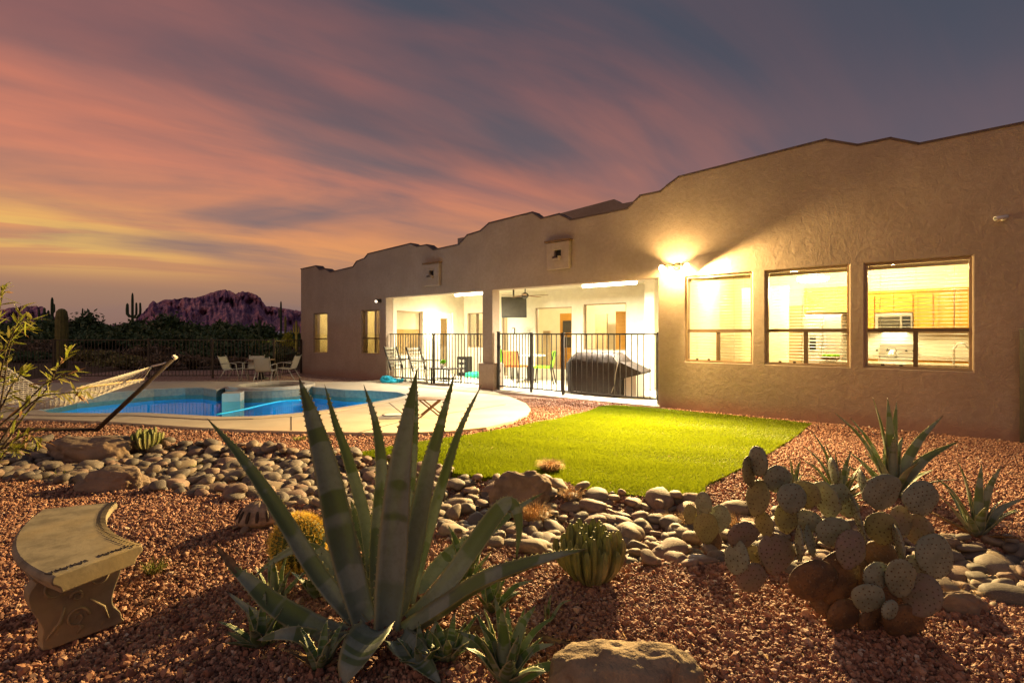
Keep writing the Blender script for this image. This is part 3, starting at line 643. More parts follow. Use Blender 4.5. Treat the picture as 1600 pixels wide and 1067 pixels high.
def leafcloud(b, c, rad, n, size, squash=1.0, seed=0, clumps=9, asp=2.2):
    rs = np.random.RandomState(seed); c = Vector(c)
    cc = rs.normal(0, 0.42, (clumps, 3)); cc[:, 2] = np.abs(cc[:, 2])*0.9
    cc /= np.maximum(1, np.linalg.norm(cc, axis=1, keepdims=True))
    k = rs.randint(0, clumps, n); p = cc[k]*0.75 + rs.normal(0, 1, (n, 3))*0.18
    P = p*np.array(rad)+np.array(c)
    a = rs.normal(0, 1, (n, 3)); a /= np.linalg.norm(a, axis=1, keepdims=True); q = rs.normal(0, 1, (n, 3)); q = np.cross(a, q); q /= np.linalg.norm(q, axis=1, keepdims=True)
    s = size*rs.uniform(0.6, 1.3, (n, 1)); o = len(b.v)
    v0 = P-a*s*asp/2; v1 = P+q*s*0.5; v2 = P+a*s*asp/2; v3 = P-q*s*0.5
    vv = np.stack([v0, v1, v2, v3], 1).reshape(-1, 3); b.v += [tuple(x) for x in vv.tolist()]
    b.f += [(o+4*i, o+4*i+1, o+4*i+2, o+4*i+3) for i in range(n)]; b.mi += [b.cur]*n
def bush(name, label, cat, px, base, w, top, mat, seed, group, n=1500, size=0.09, trunk=True, depthf=0.8):
    """shrub standing on the desert floor: px column, distance, width px, top row"""
    x = (px-800)/F*base; w_ = w/F*base/2; hgt = H-(top-HY)/F*base
    t = thing(name, label, cat, (x, base, -0.03), 0, group)
    b = MB(); leafcloud(b, (0, 0, hgt*0.42), (w_*1.25, w_*depthf, hgt*0.62), n, size, seed=seed, clumps=14); b.v = [(v[0], v[1], max(v[2], 0.02)) for v in b.v]
    b.build('crown', mat, t)
    b = MB(); rs = random.Random(seed)
    for i in range(5):
        a = rs.uniform(0, 6.28); b.tube([(0.05*math.cos(a), 0.05*math.sin(a), 0), (w_*0.25*math.cos(a), w_*0.25*math.sin(a), hgt*0.3), (w_*0.6*math.cos(a), w_*0.6*math.sin(a), hgt*0.75)], [0.05, 0.035, 0.012], 5)
    b.build('trunk', 'bark', t)
    return t
BG = 'desert shrubs beyond the pool fence'
far = [  # px, distance, width, top, mat, n, size, label
    (20, 52, 120, 500, 'creosote', 'dark mesquite at the far left edge behind the leafy branches'),
    (72, 46, 70, 497, 'creosote', 'dark rounded mesquite in front of the small mesa'),
    (128, 50, 60, 491, 'creosote', 'dark spiky shrub just right of the yellowish saguaro'),
    (172, 60, 70, 508, 'creosote', 'low dark shrub in the dip of the tree line'),
    (212, 48, 60, 496, 'creosote', 'dark mesquite under the many-armed saguaro'),
    (252, 44, 84, 490, 'creosote', 'broad dark green mesquite left of the mountain foot'),
    (298, 50, 60, 505, 'creosote', 'mid-height dark shrub before the left end of the mountain'),
    (338, 70, 60, 502, 'creosote', 'dark shrub above the pale roofs'),
    (378, 66, 50, 503, 'creosote', 'dark small tree between the pale roofs'),
    (412, 52, 44, 506, 'creosote', 'dark shrub left of the tall thin saguaro'),
    (455, 44, 50, 517, 'creosote', 'dark shrub nearest the corner of the house'),
    (60, 30, 110, 535, 'brush', 'tan brush patch low at the left behind the fence'),
    (30, 26, 90, 548, 'creosote', 'dark low shrub behind the left end of the hammock'),
    (145, 25, 70, 545, 'creosote_y', 'olive shrub behind the middle of the hammock'),
    (195, 21, 90, 553, 'creosote_y', 'pale olive creosote right above the hammock ropes'),
    (232, 24, 60, 537, 'brush', 'brown rounded shrub behind the fence above the hammock pole'),
    (258, 20, 62, 552, 'brush', 'tan brush clump behind the top of the hammock pole'),
    (300, 21, 76, 556, 'brush', 'tan brush clump left of the dining chairs behind the fence'),
    (330, 27, 80, 534, 'creosote', 'dark shrub behind the fence in front of the pale roofs'),
    (360, 22, 60, 557, 'brush', 'low brown brush just behind the left dining chair'),
    (395, 28, 80, 532, 'creosote', 'dark shrub behind the dining table'),
    (440, 22, 62, 545, 'creosote', 'dark low shrub between dining set and house corner'),
    (105, 34, 110, 520, 'creosote', 'wide dark shrub around the foot of the yellowish saguaro'),
    (185, 36, 110, 517, 'creosote', 'wide dark shrub in the middle of the tree line'),
    (275, 34, 110, 514, 'creosote', 'wide dark shrub under the left half of the mountain'),
    (360, 38, 100, 517, 'creosote', 'wide dark shrub below the pale roofs'),
    (-30, 40, 100, 505, 'creosote', 'dark shrub cut by the left edge of the view')]
for i, (px, dd, w, top, mt, lab) in enumerate(far):
    bush('desert_shrub', lab, 'shrub', px, dd, w, top, mt, 100+i, BG, n=2600 if mt == 'creosote' else 1800, size=0.0042*dd)

def saguaro(px, base, wpx, top, arms, label, mat='saguaro'):
    x = (px-800)/F*base; r = wpx/F*base/2; hgt = H-(top-HY)/F*base
    t = thing('saguaro', label, 'cactus', (x, base, -0.03), 0, 'saguaros on the skyline')
    b = MB(); pr = [(r*0.8, 0), (r*0.95, hgt*0.2), (r, hgt*0.6), (r*0.96, hgt*0.85), (r*0.8, hgt*0.95), (r*0.45, hgt*0.99), (0.01, hgt)]
    b.lathe(pr, n=36, ribs=12, ra=0.22); b.build('stem', mat, t, smooth=True)
    for (dx, z0, z1, rr) in arms:
        b = MB(); dx = dx/F*base; z0 = H-(z0-HY)/F*base; z1 = H-(z1-HY)/F*base; rr = rr/F*base/2
        b.tube([(0, 0, z0), (dx*0.6, 0, z0+0.02), (dx, 0, z0+abs(dx)*0.5), (dx*1.03, 0, (z0+z1)/2), (dx, 0, z1-rr), (dx, 0, z1)], [rr*.8, rr, rr, rr, rr*0.8, rr*0.1], 9); b.build('arm', mat, t, smooth=True)
    return t
saguaro(96.5, 21.5, 17, 481, [], 'thick yellowish saguaro column standing just behind the pool fence', 'saguaro_lit')
saguaro(81.5, 58, 4.2, 464, [(-12, 500, 480, 4), (-6, 498, 484, 4), (3, 488, 474, 3)], 'tall dark saguaro left of the thick yellowish column')
saguaro(61, 62, 3, 482, [], 'short thin dark saguaro near the small mesa')
saguaro(129, 60, 2.4, 481, [], 'single thin dark spike of a saguaro right of the yellowish column')
saguaro(207, 60, 3.6, 457, [(-8, 494, 473, 4.5), (6, 494, 472, 3.2), (12, 496, 472, 3.4)], 'dark saguaro with four upright columns left of the mountain')
saguaro(439, 60, 3.0, 470, [(-3, 496, 481, 2.0)], 'tall thin dark saguaro in front of the mountain near the house')
saguaro(446, 42, 3.6, 493, [], 'slim lit saguaro beside the glowing yellow shrub', 'saguaro_lit')
saguaro(463, 40, 4.0, 500, [(-4, 520, 506, 2.4), (4, 520, 509, 2.4)], 'small yellow-lit saguaro with arms beside the house corner', 'saguaro_lit')
saguaro(406, 50, 5, 499, [], 'stubby dark saguaro above the dining table')
saguaro(291, 55, 4, 503, [], 'stubby dark saguaro before the mountain foot')
t = bush('desert_shrub', 'small round yellow-lit shrub near the house corner', 'shrub', 450, 41, 20, 517, 'litleaf', 77, BG, n=900, size=0.12)
g_ = thing('garden_lamp', 'small garden uplight among the yellow-lit cacti beyond the fence', 'lamp', ((452-800)/F*38, 38, 0))
b = MB(); b.lathe([(0.05, 0), (0.07, 0.12), (0.08, 0.15), (0.0, 0.15)], n=12); b.build('lamp_body', 'black', g_)
light('POINT', 'garden_lamp_light', (0, 0, 0.5), 60, (1.0, 0.72, 0.2), g_, 0.1)
for i, (a_, c_, y0, lab) in enumerate([(313, 356, 517, 'long low house with pale roof far beyond the fence, left one'), (368, 418, 517.5, 'long low house with pale roof far beyond the fence, middle one'), (424, 452, 518.5, 'small low house with pale roof far beyond the fence, nearest the house corner')]):
    dd = 140+12*i; x0 = (a_-800)/F*dd; x1 = (c_-800)/F*dd; zt = H-(y0-HY)/F*dd
    t = thing('far_house', lab, 'house', ((x0+x1)/2, dd, -0.03)); w_ = x1-x0
    b = MB(); b.box((0, 2.5, zt*0.35), (w_*0.94, 5, zt*0.7)); b.build('wall', 'farwall', t)
    b = MB(); b.add([(-w_/2, -0.3, zt*0.62), (w_/2, -0.3, zt*0.62), (w_/2, 5.3, zt*0.62), (-w_/2, 5.3, zt*0.62), (-w_*0.42, 2.5, zt*1.1), (w_*0.42, 2.5, zt*1.1)], [(0, 1, 5, 4), (1, 2, 5), (2, 3, 4, 5), (3, 0, 4), (0, 3, 2, 1)]); b.build('roof', 'farroof', t)

# ================================================================= HOUSE
house = thing('stucco_house', 'long tan stucco house with stepped parapet, lit patio and three kitchen windows', 'house', tuple(A), TH)
XE = 22.0; WT = 0.26
roof_px = [(471, 420.5), (493.7, 415.5), (499, 421.6), (508, 420), (516, 425.6), (552, 417), (556.7, 409), (570, 403.6), (574.7, 397), (642, 380.7), (651, 385.6), (667, 382.7), (677, 390.8), (717.5, 382), (730, 367.5), (751, 361), (764, 349), (832, 332), (845, 342), (874, 334.5), (891, 344), (981, 326), (1000, 306), (1032, 299.5), (1042, 291), (1060, 277), (1290.6, 218.6), (1339, 227.6), (1392, 216.4), (1435, 225.7), (1600, 192.4)]
rp = [(hx(x), hz(x, y)) for x, y in roof_px]; rp[0] = (0.0, rp[0][1])
rp.append((XE, rp[-1][1]))
BEAM = 2.47; CEIL = 2.72
xL, xR = hx(603), hx(1028); PD = 3.25; SL = 0.06
def rect(x0, x1, z0, z1): return [(x0, z0), (x1, z0), (x1, z1), (x0, z1)]
xC0, xC1 = hx(753.5), hx(769.5)
wins = [(hx(1070.5), hx(1175), hz(1175, 569), hz(1122, 433.5)), (hx(1196), hx(1327), hz(1327, 573.5), hz(1260, 417.5)), (hx(1351), hx(1519.5), hz(1519, 578), hz(1435, 401))]
zb = sum(w[2] for w in wins)/3; zt_ = sum(w[3] for w in wins)/3
wins = [(w[0], w[1], zb, zt_) for w in wins]
swins = [(hx(489.5), hx(511), hz(500, 551.5), hz(500, 489.5)), (hx(564), hx(592.5), hz(578, 553.5), hz(578, 484.5))]
scup = [(hx(678), hz(678, 430)), (hx(875), hz(875, 400))]
outer = [(0, -0.1), (xL, -0.1), (xL, BEAM), (xC0, BEAM), (xC0, -0.1), (xC1, -0.1), (xC1, BEAM), (xR, BEAM), (xR, -0.1), (XE, -0.1)]+[(x, z) for x, z in rp[::-1]]
holes = [rect(*w) for w in wins]+[rect(*w) for w in swins]
b = MB(); b.prism(outer, 0, WT, holes=holes)
b.v = [(v[0], WT-v[2], v[1]) for v in b.v]                     # prism height becomes wall thickness
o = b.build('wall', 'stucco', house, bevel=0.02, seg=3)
o['label'] = 'garden front of textured tan stucco with stepped parapet'
# other outer walls and flat roof
HD = 9.0
b = MB(); b.span(0.0, 0.25, WT+.002, HD, -0.1, 3.6); b.build('wall', 'stucco', house)
b = MB(); b.span(XE-0.25, XE, WT+.002, HD, -0.1, 4.0); b.build('wall', 'stucco', house)
b = MB(); b.span(0.0, XE, HD+.002, HD+.25, -0.1, 3.8); b.build('wall', 'stucco', house)
b = MB(); b.span(0.27, XE-0.27, WT+.01, HD-.01, 3.05, 3.2); b.build('roof', 'roof', house)
# raised parapet further back and a flue box
dB = 2.6
bp = [(846, 341), (959, 311), (971, 318), (992, 314), (1060, 300)]
pts = [(hx(x, dB), hz(x, y, dB)) for x, y in bp]
b = MB(); b.prism([(pts[0][0]-1.2, 3.1), (pts[-1][0], 3.1)]+pts[::-1]+[(pts[0][0]-1.2, pts[0][1]-0.3)], 0, 0.3); b.v = [(v[0], dB+0.3-v[2], v[1]) for v in b.v]
b.build('parapet', 'stucco', house, bevel=0.02)
b = MB(); b.span(hx(715, 1.5), hx(735, 1.5), 1.5, 2.1, 3.1, hz(718, 372, 1.5)); b.build('chimney', 'roof', house)
for (xa, za), (xb, zb_) in zip(rp[:-1], rp[1:]):
    if xb-xa < .01: continue
    b = MB(); b.bar((xa-.01, WT/2, za+.004), (xb+.01, WT/2, zb_+.004), WT+.03, .03); b.build('coping_strip', 'coping_dark', house)
# column pedestal and column side
b = MB(); b.span(xC0-0.09, xC1+0.09, -0.07, WT+0.09, 0.02, hz(761, 567)); b.build('column_pedestal', 'stucco', house, bevel=0.04, seg=3)
# patio shell
b = MB(); b.span(xL-0.2, xL-0.0, WT+.002, PD, 0.0, CEIL); o = None
# left return wall with a window and door opening
def wall_x(x0, x1, y0, y1, z0, z1, holes_, mat):               # wall running along y, openings as (ya,yb,za,zb)
    b = MB(); b.prism(rect(y0, y1, z0, z1), 0, x1-x0, holes=[rect(*h) for h in holes_]); b.v = [(x1-v[2], v[0], v[1]) for v in b.v]
    return b.build('wall', mat, house, bevel=0.012)
def wall_y(x0, x1, y0, y1, z0, z1, holes_, mat):
    b = MB(); b.prism(rect(x0, x1, z0, z1), 0, y1-y0, holes=[rect(*h) for h in holes_]); b.v = [(v[0], y1-v[2], v[1]) for v in b.v]
    return b.build('wall', mat, house, bevel=0.012)
def py_on_x(px, X):                                             # local y where the view ray of px meets the plane x = X
    r = (px-800)/F; dx = r*U.x+U.y; dy = r*V.x+V.y; ax = A.dot(U); t = (X+ax)/dx; return t*dy-AV, t
def z_on_x(px, py, X):
    y, t = py_on_x(px, X); return H-(py-HY)/F*t
yw0, yw1 = py_on_x(620, xL)[0], py_on_x(661, xL)[0]; yd0, yd1 = py_on_x(685, xL)[0], py_on_x(708, xL)[0]
lw = (yw0, yw1, 0.75, 2.12); ld = (yd0, yd1, SL+.01, 2.12)
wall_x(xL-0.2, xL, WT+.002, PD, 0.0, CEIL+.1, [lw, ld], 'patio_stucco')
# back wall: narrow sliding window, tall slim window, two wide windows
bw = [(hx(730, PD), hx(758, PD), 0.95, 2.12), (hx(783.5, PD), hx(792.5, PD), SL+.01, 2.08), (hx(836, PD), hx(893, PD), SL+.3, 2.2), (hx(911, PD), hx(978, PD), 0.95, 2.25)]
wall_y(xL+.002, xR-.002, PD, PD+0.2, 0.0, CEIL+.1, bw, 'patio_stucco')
b = MB(); b.span(xR, xR+0.2, WT+.002, PD+.2, 0.0, CEIL+.1); b.build('wall', 'patio_stucco', house)
# pilaster in the right back corner
b = MB(); b.span(hx(1006.5, 2.3), hx(1022, 2.3), 2.3, PD-.002, SL+.002, CEIL-.002); b.build('pilaster', 'patio_stucco', house, bevel=0.02)
b = MB(); b.span(xL+.002, xR-.002, WT+.002, PD-.002, CEIL, CEIL+0.12); b.build('patio_ceiling', 'ceiling', house)
b = MB(); b.span(xL+.002, xR-.002, 0.0, PD-.002, -0.1, SL); b.build('patio_floor', 'slab', house, bevel=0.01)
b = MB(); b.span(xC1+.1, xR+0.05, -0.12, -0.002, -0.1, SL-.012); b.build('slab_edge', 'slab', house, bevel=0.01)

def window(x0, x1, z0, z1, y, style, label=None, blinds=0, frame='frame', glassy=None, axis='y'):
    """frame mesh (part) with panes, mullions and blind slats as sub-parts; y = face of the frame"""
    fw = 0.034; d = 0.06
    def mk(b, name, mat, parent):
        if axis == 'x': b.v = [(y-(v[1]-y), v[0], v[2]) for v in b.v]      # turned to face +x
        return b.build(name, mat, parent)
    f = MB()
    f.span(x0, x0+fw, y, y+d, z0, z1); f.span(x1-fw, x1, y, y+d, z0, z1)
    f.span(x0+fw, x1-fw, y, y+d, z1-fw, z1); f.span(x0+fw, x1-fw, y, y+d, z0, z0+fw)
    fo = mk(f, 'window', frame, house)
    if label: fo['label'] = label
    zm = z0+(z1-z0)*0.36
    ys_ = y+d*0.5
    if style == 'transom':
        m_ = MB(); m_.span(x0+fw, x1-fw, y-0.012, y+d-.004, zm-0.03, zm+0.025); mk(m_, 'transom_bar', 'frame_dark', fo)
        xm = x0+(x1-x0)*0.5
        m_ = MB(); m_.span(xm-0.03, xm+0.025, y-0.006, y+d-.008, z0+fw, zm-0.03); mk(m_, 'mullion', 'frame_dark', fo)
        for sx_ in (0.18, 0.36):
            m_ = MB(); m_.span(x0+(x1-x0)*sx_-0.02, x0+(x1-x0)*sx_+0.02, y-0.01, y+.01, z0+fw, z0+fw+0.022); mk(m_, 'latch', 'black', fo)
        m_ = MB(); m_.span(x0+.004, x1-.004, y-0.04, y-.004, z0+0.002, z0+0.016); mk(m_, 'sill', frame, fo)
        ps = [(x0+fw, x1-fw, zm+0.025, z1-fw), (x0+fw, xm-0.03, z0+fw, zm-0.03), (xm+0.025, x1-fw, z0+fw, zm-0.03)]
    elif style == 'single':
        m_ = MB(); m_.span(x0+fw, x1-fw, y-0.01, y+d-.004, zm-0.02, zm+0.02); mk(m_, 'transom_bar', 'frame_dark', fo)
        ps = [(x0+fw, x1-fw, zm+0.02, z1-fw), (x0+fw, x1-fw, z0+fw, zm-0.02)]
    elif style == 'slider':
        xm = (x0+x1)/2
        m_ = MB(); m_.span(xm-0.03, xm+0.03, y-0.01, y+d-.004, z0+fw, z1-fw); mk(m_, 'mullion', 'frame_dark', fo)
        ps = [(x0+fw, xm-0.03, z0+fw, z1-fw), (xm+0.03, x1-fw, z0+fw, z1-fw)]
    else: ps = [(x0+fw, x1-fw, z0+fw, z1-fw)]
    for (a0, a1, c0, c1) in ps:
        m_ = MB(); m_.span(a0, a1, ys_-0.003, ys_+0.003, c0, c1); mk(m_, 'pane', 'glass', fo)
    if blinds:
        step = 0.052; n_ = int((z1-z0-0.14)/step)
        sl = MB(); sl.box((0, 0, 0), (x1-x0-2*fw-.02, 0.034, 0.0028), rot=Matrix.Rotation(0.14, 3, 'X')); sm_ = None
        for i in range(n_):
            zc = z1-0.12-i*step
            if sm_ is None: so = sl.build('blind_slat', 'blind', fo, loc=((x0+x1)/2, y+d+0.05, zc)); sm_ = so.data
            else: inst(sm_, 'blind_slat', fo, ((x0+x1)/2, y+d+0.05, zc))
        m_ = MB(); m_.span(x0+fw, x1-fw, y+d+0.02, y+d+0.08, z1-0.09, z1-fw); mk(m_, 'blind_headrail', 'blind', fo)
        m_ = MB()
        for sx_ in (0.15, 0.5, 0.85):
            xx = x0+(x1-x0)*sx_; m_.span(xx-0.002, xx+0.002, y+d+0.024, y+d+0.027, z1-0.12-n_*step, z1-0.09)
        mk(m_, 'blind_cord', 'blind', fo)
    return fo
for w, lb in zip(wins, ('kitchen-side window nearest the flood lamp', 'middle of the three large windows', 'large window in front of the oak kitchen cabinets')):
    window(*w, 0.045, 'transom', lb, blinds=1)
for w, lb in zip(swins, ('narrow window nearest the far corner', 'narrow window left of the patio')):
    window(*w, 0.05, 'single', lb)
window(*bw[0], PD+0.05, 'slider', 'small sliding window in the patio back wall', frame='frame')
window(*bw[1], PD+0.05, 'plain', frame='frame')
window(*bw[2], PD+0.05, 'plain', frame='frame'); window(*bw[3], PD+0.05, 'plain', frame='frame')
# patio side window and door (in the left return wall, facing +x)
b = MB(); fw = 0.05
for (a0, a1, c0, c1) in ((lw[0], lw[0]+fw, lw[2], lw[3]), (lw[1]-fw, lw[1], lw[2], lw[3]), (lw[0]+fw, lw[1]-fw, lw[3]-fw, lw[3]), (lw[0]+fw, lw[1]-fw, lw[2], lw[2]+fw)): b.span(xL-0.14, xL-0.08, a0, a1, c0, c1)
wf = b.build('window', 'frame', house); wf['label'] = 'wide window in the patio side wall'
b = MB(); b.span(xL-0.113, xL-0.107, lw[0]+fw, lw[1]-fw, lw[2]+fw, lw[3]-fw); b.build('pane', 'glass', wf)
b = MB(); b.span(xL-0.16, xL-0.145, lw[0]+.02, lw[1]-.02, 1.55, lw[3]-.02); b.build('blind', 'blind', wf)
b = MB(); b.span(xL-0.13, xL-0.08, ld[0]+.01, ld[0]+.16, ld[2], ld[3]-.01); b.span(xL-0.13, xL-0.08, ld[1]-.16, ld[1]-.01, ld[2], ld[3]-.01); b.span(xL-0.13, xL-0.08, ld[0]+.16, ld[1]-.16, ld[3]-.2, ld[3]-.01); b.span(xL-0.13, xL-0.08, ld[0]+.16, ld[1]-.16, ld[2], ld[2]+.25)
dr = b.build('door', 'white', house); dr['label'] = 'white glazed door in the patio side wall'
b = MB(); b.span(xL-0.108, xL-0.102, ld[0]+.16, ld[1]-.16, ld[2]+.25, ld[3]-.2); b.build('pane', 'glass', dr)
b = MB(); b.bar((xL-0.05, ld[0]+.09, 1.05), (xL-0.05, ld[0]+.2, 1.05), 0.02); b.build('handle', 'bronze', dr)
# scupper boxes under the parapet
for i, (cx_, cz_) in enumerate(scup):
    s_ = 0.30
    b = MB(); b.prism(rect(cx_-s_, cx_+s_, cz_-s_, cz_+s_), 0, 0.1, holes=[rect(cx_-0.085, cx_+0.085, cz_-0.07, cz_+0.12)]); b.v = [(v[0], -0.002-v[2], v[1]) for v in b.v]
    b.f = [f[::-1] for f in b.f]
    sc_ = b.build('scupper', 'stucco', house, bevel=0.02); sc_['label'] = ('scupper frame above the left patio bay', 'scupper frame above the right patio bay')[i]
    b = MB(); b.span(cx_-0.09, cx_+0.09, -0.2, -0.0, cz_-0.1, cz_-0.072); b.span(cx_-0.09, cx_-0.07, -0.2, -0.0, cz_-0.07, cz_-0.02); b.span(cx_+0.07, cx_+0.09, -0.2, -0.0, cz_-0.07, cz_-0.02); b.build('spout', 'stucco', sc_)
    b = MB(); b.span(cx_-s_-0.03, cx_+s_+0.03, -0.14, -0.0, cz_+s_, cz_+s_+0.035); b.build('cap', 'wood_dark', sc_)
    b = MB(); b.span(cx_-0.084, cx_+0.084, -0.02, -0.004, cz_-0.069, cz_+0.119); b.build('opening', 'black', sc_)

# ---- rooms behind the glass
def room(x0, x1, y0, y1, mat='room_wall', c=2.85, front=None):
    b = MB(); b.span(x0, x1, y1, y1+0.05, SL, c); b.span(x0-.05, x0, y0, y1, SL, c); b.span(x1, x1+.05, y0, y1, SL, c)
    if front: b.span(x0, x1, y0-0.03, y0-0.005, SL, c) if front == 'full' else None
    o = b.build('room_wall', mat, house)
    b = MB(); b.span(x0, x1, y0, y1, c+.002, c+0.06); b.build('room_ceiling', 'white', house)
    b = MB(); b.span(x0, x1, y0, y1, 0.0, SL); b.build('room_floor', 'tile', house)
KX0, KX1, KY = xR+0.27, XE-0.5, 3.85
room(KX0, KX1, WT+.01, KY)
room(xL-0.9, xR+0.2, PD+.21, 7.6)
room(0.3, xL-.95, WT+.01, 3.2)
# side room seen through the window and door of the left return wall
b = MB(); b.span(xL-0.9, xL-0.85, WT+.01, PD, SL, 2.85); b.build('room_wall', 'room_wall_dark', house)
b = MB(); b.span(xL-0.84, xL-0.21, WT+.01, PD, 0, SL); b.build('room_floor', 'tile', house)
b = MB(); b.span(xL-0.84, xL-0.21, WT+.01, PD, 2.86, 2.9); b.build('room_ceiling', 'white', house)
# kitchen run on the back wall: uppers, microwave, range, base units, counter, fridge
cd = 0.33; yU = KY-cd
def kx(px, d): return hx(px, d)
xc0, xm0, xm1, xc1 = kx(1340, yU), kx(1367, yU), kx(1427, yU), kx(1560, yU)
zU0, zU1, zM0 = 1.47, 2.22, 1.83
b = MB(); b.span(xc0, xm0, yU, KY, zU0, zU1); b.span(xm0, xm1, yU, KY, zM0, zU1); b.span(xm1, xc1, yU, KY, zU0, zU1); kc = b.build('kitchen_cabinet', 'wood', house)
def doors(x0, x1, z0, z1, n_):
    w_ = (x1-x0)/n_
    for i in range(n_):
        b = MB(); a0 = x0+i*w_+.012; a1 = x0+(i+1)*w_-.012; b.span(a0, a1, yU-.02, yU-.002, z0+.015, z1-.03); b.build('door', 'wood', kc)
        b = MB(); b.prism(rect(a0+.0, a1-.0, z0+.015, z1-.03), 0, .014, holes=[rect(a0+.06, a1-.06, z0+.075, z1-.09)]); b.v = [(v[0], yU-.021-v[2], v[1]) for v in b.v]; b.f = [f[::-1] for f in b.f]; b.build('door_rail', 'wood', kc)
doors(xc0, xm0, zU0, zU1, 1); doors(xm0, xm1, zM0, zU1, 2); doors(xm1, xc1, zU0, zU1, 4)
b = MB(); b.span(xc0, xc1, yU-.03, KY, zU1+.001, zU1+.06); b.build('cabinet_cornice', 'wood', house, bevel=0.01)
mw = thing('microwave', 'steel microwave mounted under the oak cabinets seen through the right window', 'microwave', tuple(h2w((xm0+xm1)/2, yU, 1.45)), TH)
mwid = xm1-xm0-.02
b = MB(); b.span(-mwid/2, mwid/2, -.06, .3, 0, .36); b.build('body', 'steel', mw, bevel=.01)
b = MB(); b.span(-mwid/2+.05, mwid/2-.2, -.068, -.062, .06, .3); b.build('door_glass', 'screen', mw); b = MB(); b.span(mwid/2-.16, mwid/2-.03, -.067, -.062, .05, .31); b.build('keypad', 'black', mw)
b = MB(); b.bar((mwid/2-.18, -.09, .06), (mwid/2-.18, -.09, .3), .02); b.build('handle', 'steel', mw)
light('AREA', 'microwave_lamp', (0, .12, -.02), 14, (1, .86, .5), mw, 0.4, rot=(0, 0, 0))
yB = KY-0.62
xf0, xf1 = kx(1262, yB), kx(1312, yB)
xb0 = kx(1330, yB)
rg0, rg1 = kx(1372, yB), kx(1425, yB)
b = MB(); b.span(xb0, rg0-.005, yB, KY, .16, .9); b.span(rg1+.005, xc1, yB, KY, .16, .9); b.build('base_cabinet', 'wood', house)
b = MB(); b.span(xb0-.02, rg0-.005, yB-.03, KY, .902, .945); b.span(rg1+.005, xc1, yB-.03, KY, .902, .945); b.build('counter', 'granite', house)
b = MB(); b.span(xb0, xc1, KY-.012, KY-.001, .95, 1.46); b.build('backsplash', 'tile', house)
rgt = thing('kitchen_range', 'steel kitchen range under the microwave seen through the right window', 'cooker', tuple(h2w((rg0+rg1)/2, yB, SL)), TH); rw = rg1-rg0
b = MB(); b.span(-rw/2, rw/2, -.02, .55, 0, .86); b.build('body', 'steel', rgt, bevel=.01)
b = MB(); b.span(-rw/2, rw/2, .5, .56, .87, 1.14); b.build('back_panel', 'steel', rgt)
b = MB(); b.span(-rw/2+.05, rw/2-.05, -.03, -.022, .25, .65); b.build('oven_glass', 'screen', rgt)
for i in range(4):
    b = MB(); b.tube([((-.32+.2*i if i < 2 else -.08+.12*i), .5, 1.0), ((-.32+.2*i if i < 2 else -.08+.12*i), .47, 1.0)], .022, 10); b.build('knob', 'black', rgt)
kt = thing('kettle', 'small steel kettle on the range seen through the right window', 'kettle', tuple(h2w(rg0+.2, yB+.3, SL+.865)), TH)
b = MB(); b.lathe([(.08, 0), (.1, .05), (.08, .12), (.03, .15), (0, .16)], n=16); b.build('body', 'steel', kt, smooth=True); b = MB(); b.tube([(-.08, 0, .12), (-.06, 0, .2), (.06, 0, .2), (.08, 0, .12)], .01, 6); b.build('handle', 'black', kt); b = MB(); b.tube([(.08, 0, .06), (.15, 0, .12)], .014, 6); b.build('spout', 'steel', kt)
fr = thing('refrigerator', 'tall steel refrigerator with black dispenser seen through the middle window', 'fridge', tuple(h2w((xf0+xf1)/2, yB-.05, SL)), TH); fwd = xf1-xf0+.1
b = MB(); b.span(-fwd/2, fwd/2, 0, .66, 0, 1.75); b.build('body', 'steel', fr, bevel=.01)
b = MB(); b.span(-fwd/2+.01, -.01, -.05, -.003, .05, 1.73); b.build('door', 'steel', fr, bevel=.01); b = MB(); b.span(.01, fwd/2-.01, -.05, -.003, .05, 1.73); b.build('door', 'steel', fr, bevel=.01)
b = MB(); b.span(-fwd/2+.1, -.12, -.056, -.052, .98, 1.3); b.build('dispenser', 'black', fr)
b = MB(); b.bar((-.04, -.09, .7), (-.04, -.09, 1.6), .022); b.build('handle', 'steel', fr); b = MB(); b.bar((.04, -.09, .7), (.04, -.09, 1.6), .022); b.build('handle', 'steel', fr)
b = MB(); b.span(xf0-.1, xf1+.3, yU-.1, KY, 1.86, 2.4); b.build('cabinet_over_fridge', 'wood', house)
# island counter just inside the windows
b = MB(); ix0, ix1 = kx(1285, 1.2), kx(1600, 1.2); b.span(ix0, ix1, 1.3, 2.0, SL, .86); b.build('island_cabinet', 'wood', house)
b = MB(); b.span(ix0-.05, ix1+.05, 1.22, 2.08, .862, .91); b.build('island_counter', 'granite', house)
ft = thing('sink_faucet', 'curved steel faucet on the island seen through the right window', 'faucet', tuple(h2w(kx(1490, 1.6), 1.6, .91)), TH)
b = MB(); b.tube([(0, 0, 0), (0, 0, .25), (.05, 0, .33), (.13, 0, .34), (.18, 0, .26)], .016, 8); b.build('spout', 'steel', ft, smooth=True)
b = MB(); b.bar((0, -.03, .05), (-.08, -.06, .1), .014); b.build('lever', 'steel', ft)
fb = thing('fruit_bowl', 'bowl of green and yellow fruit on the island seen through the middle window', 'fruit bowl', tuple(h2w(kx(1298, 1.5), 1.5, .91)), TH)
b = MB(); b.lathe([(.08, 0), (.17, .07), (.2, .1), (.18, .09), (.02, .03)], n=20); b.build('bowl', 'wood_dark', fb, smooth=True)
for i in range(7):
    b = MB(); b.lathe([(.0, -.04), (.03, -.03), (.042, 0), (.03, .03), (0, .04)], c=(.1*math.cos(i*.9), .09*math.sin(i*.9), .1), n=10); b.build('fruit', 'lime', fb, smooth=True)
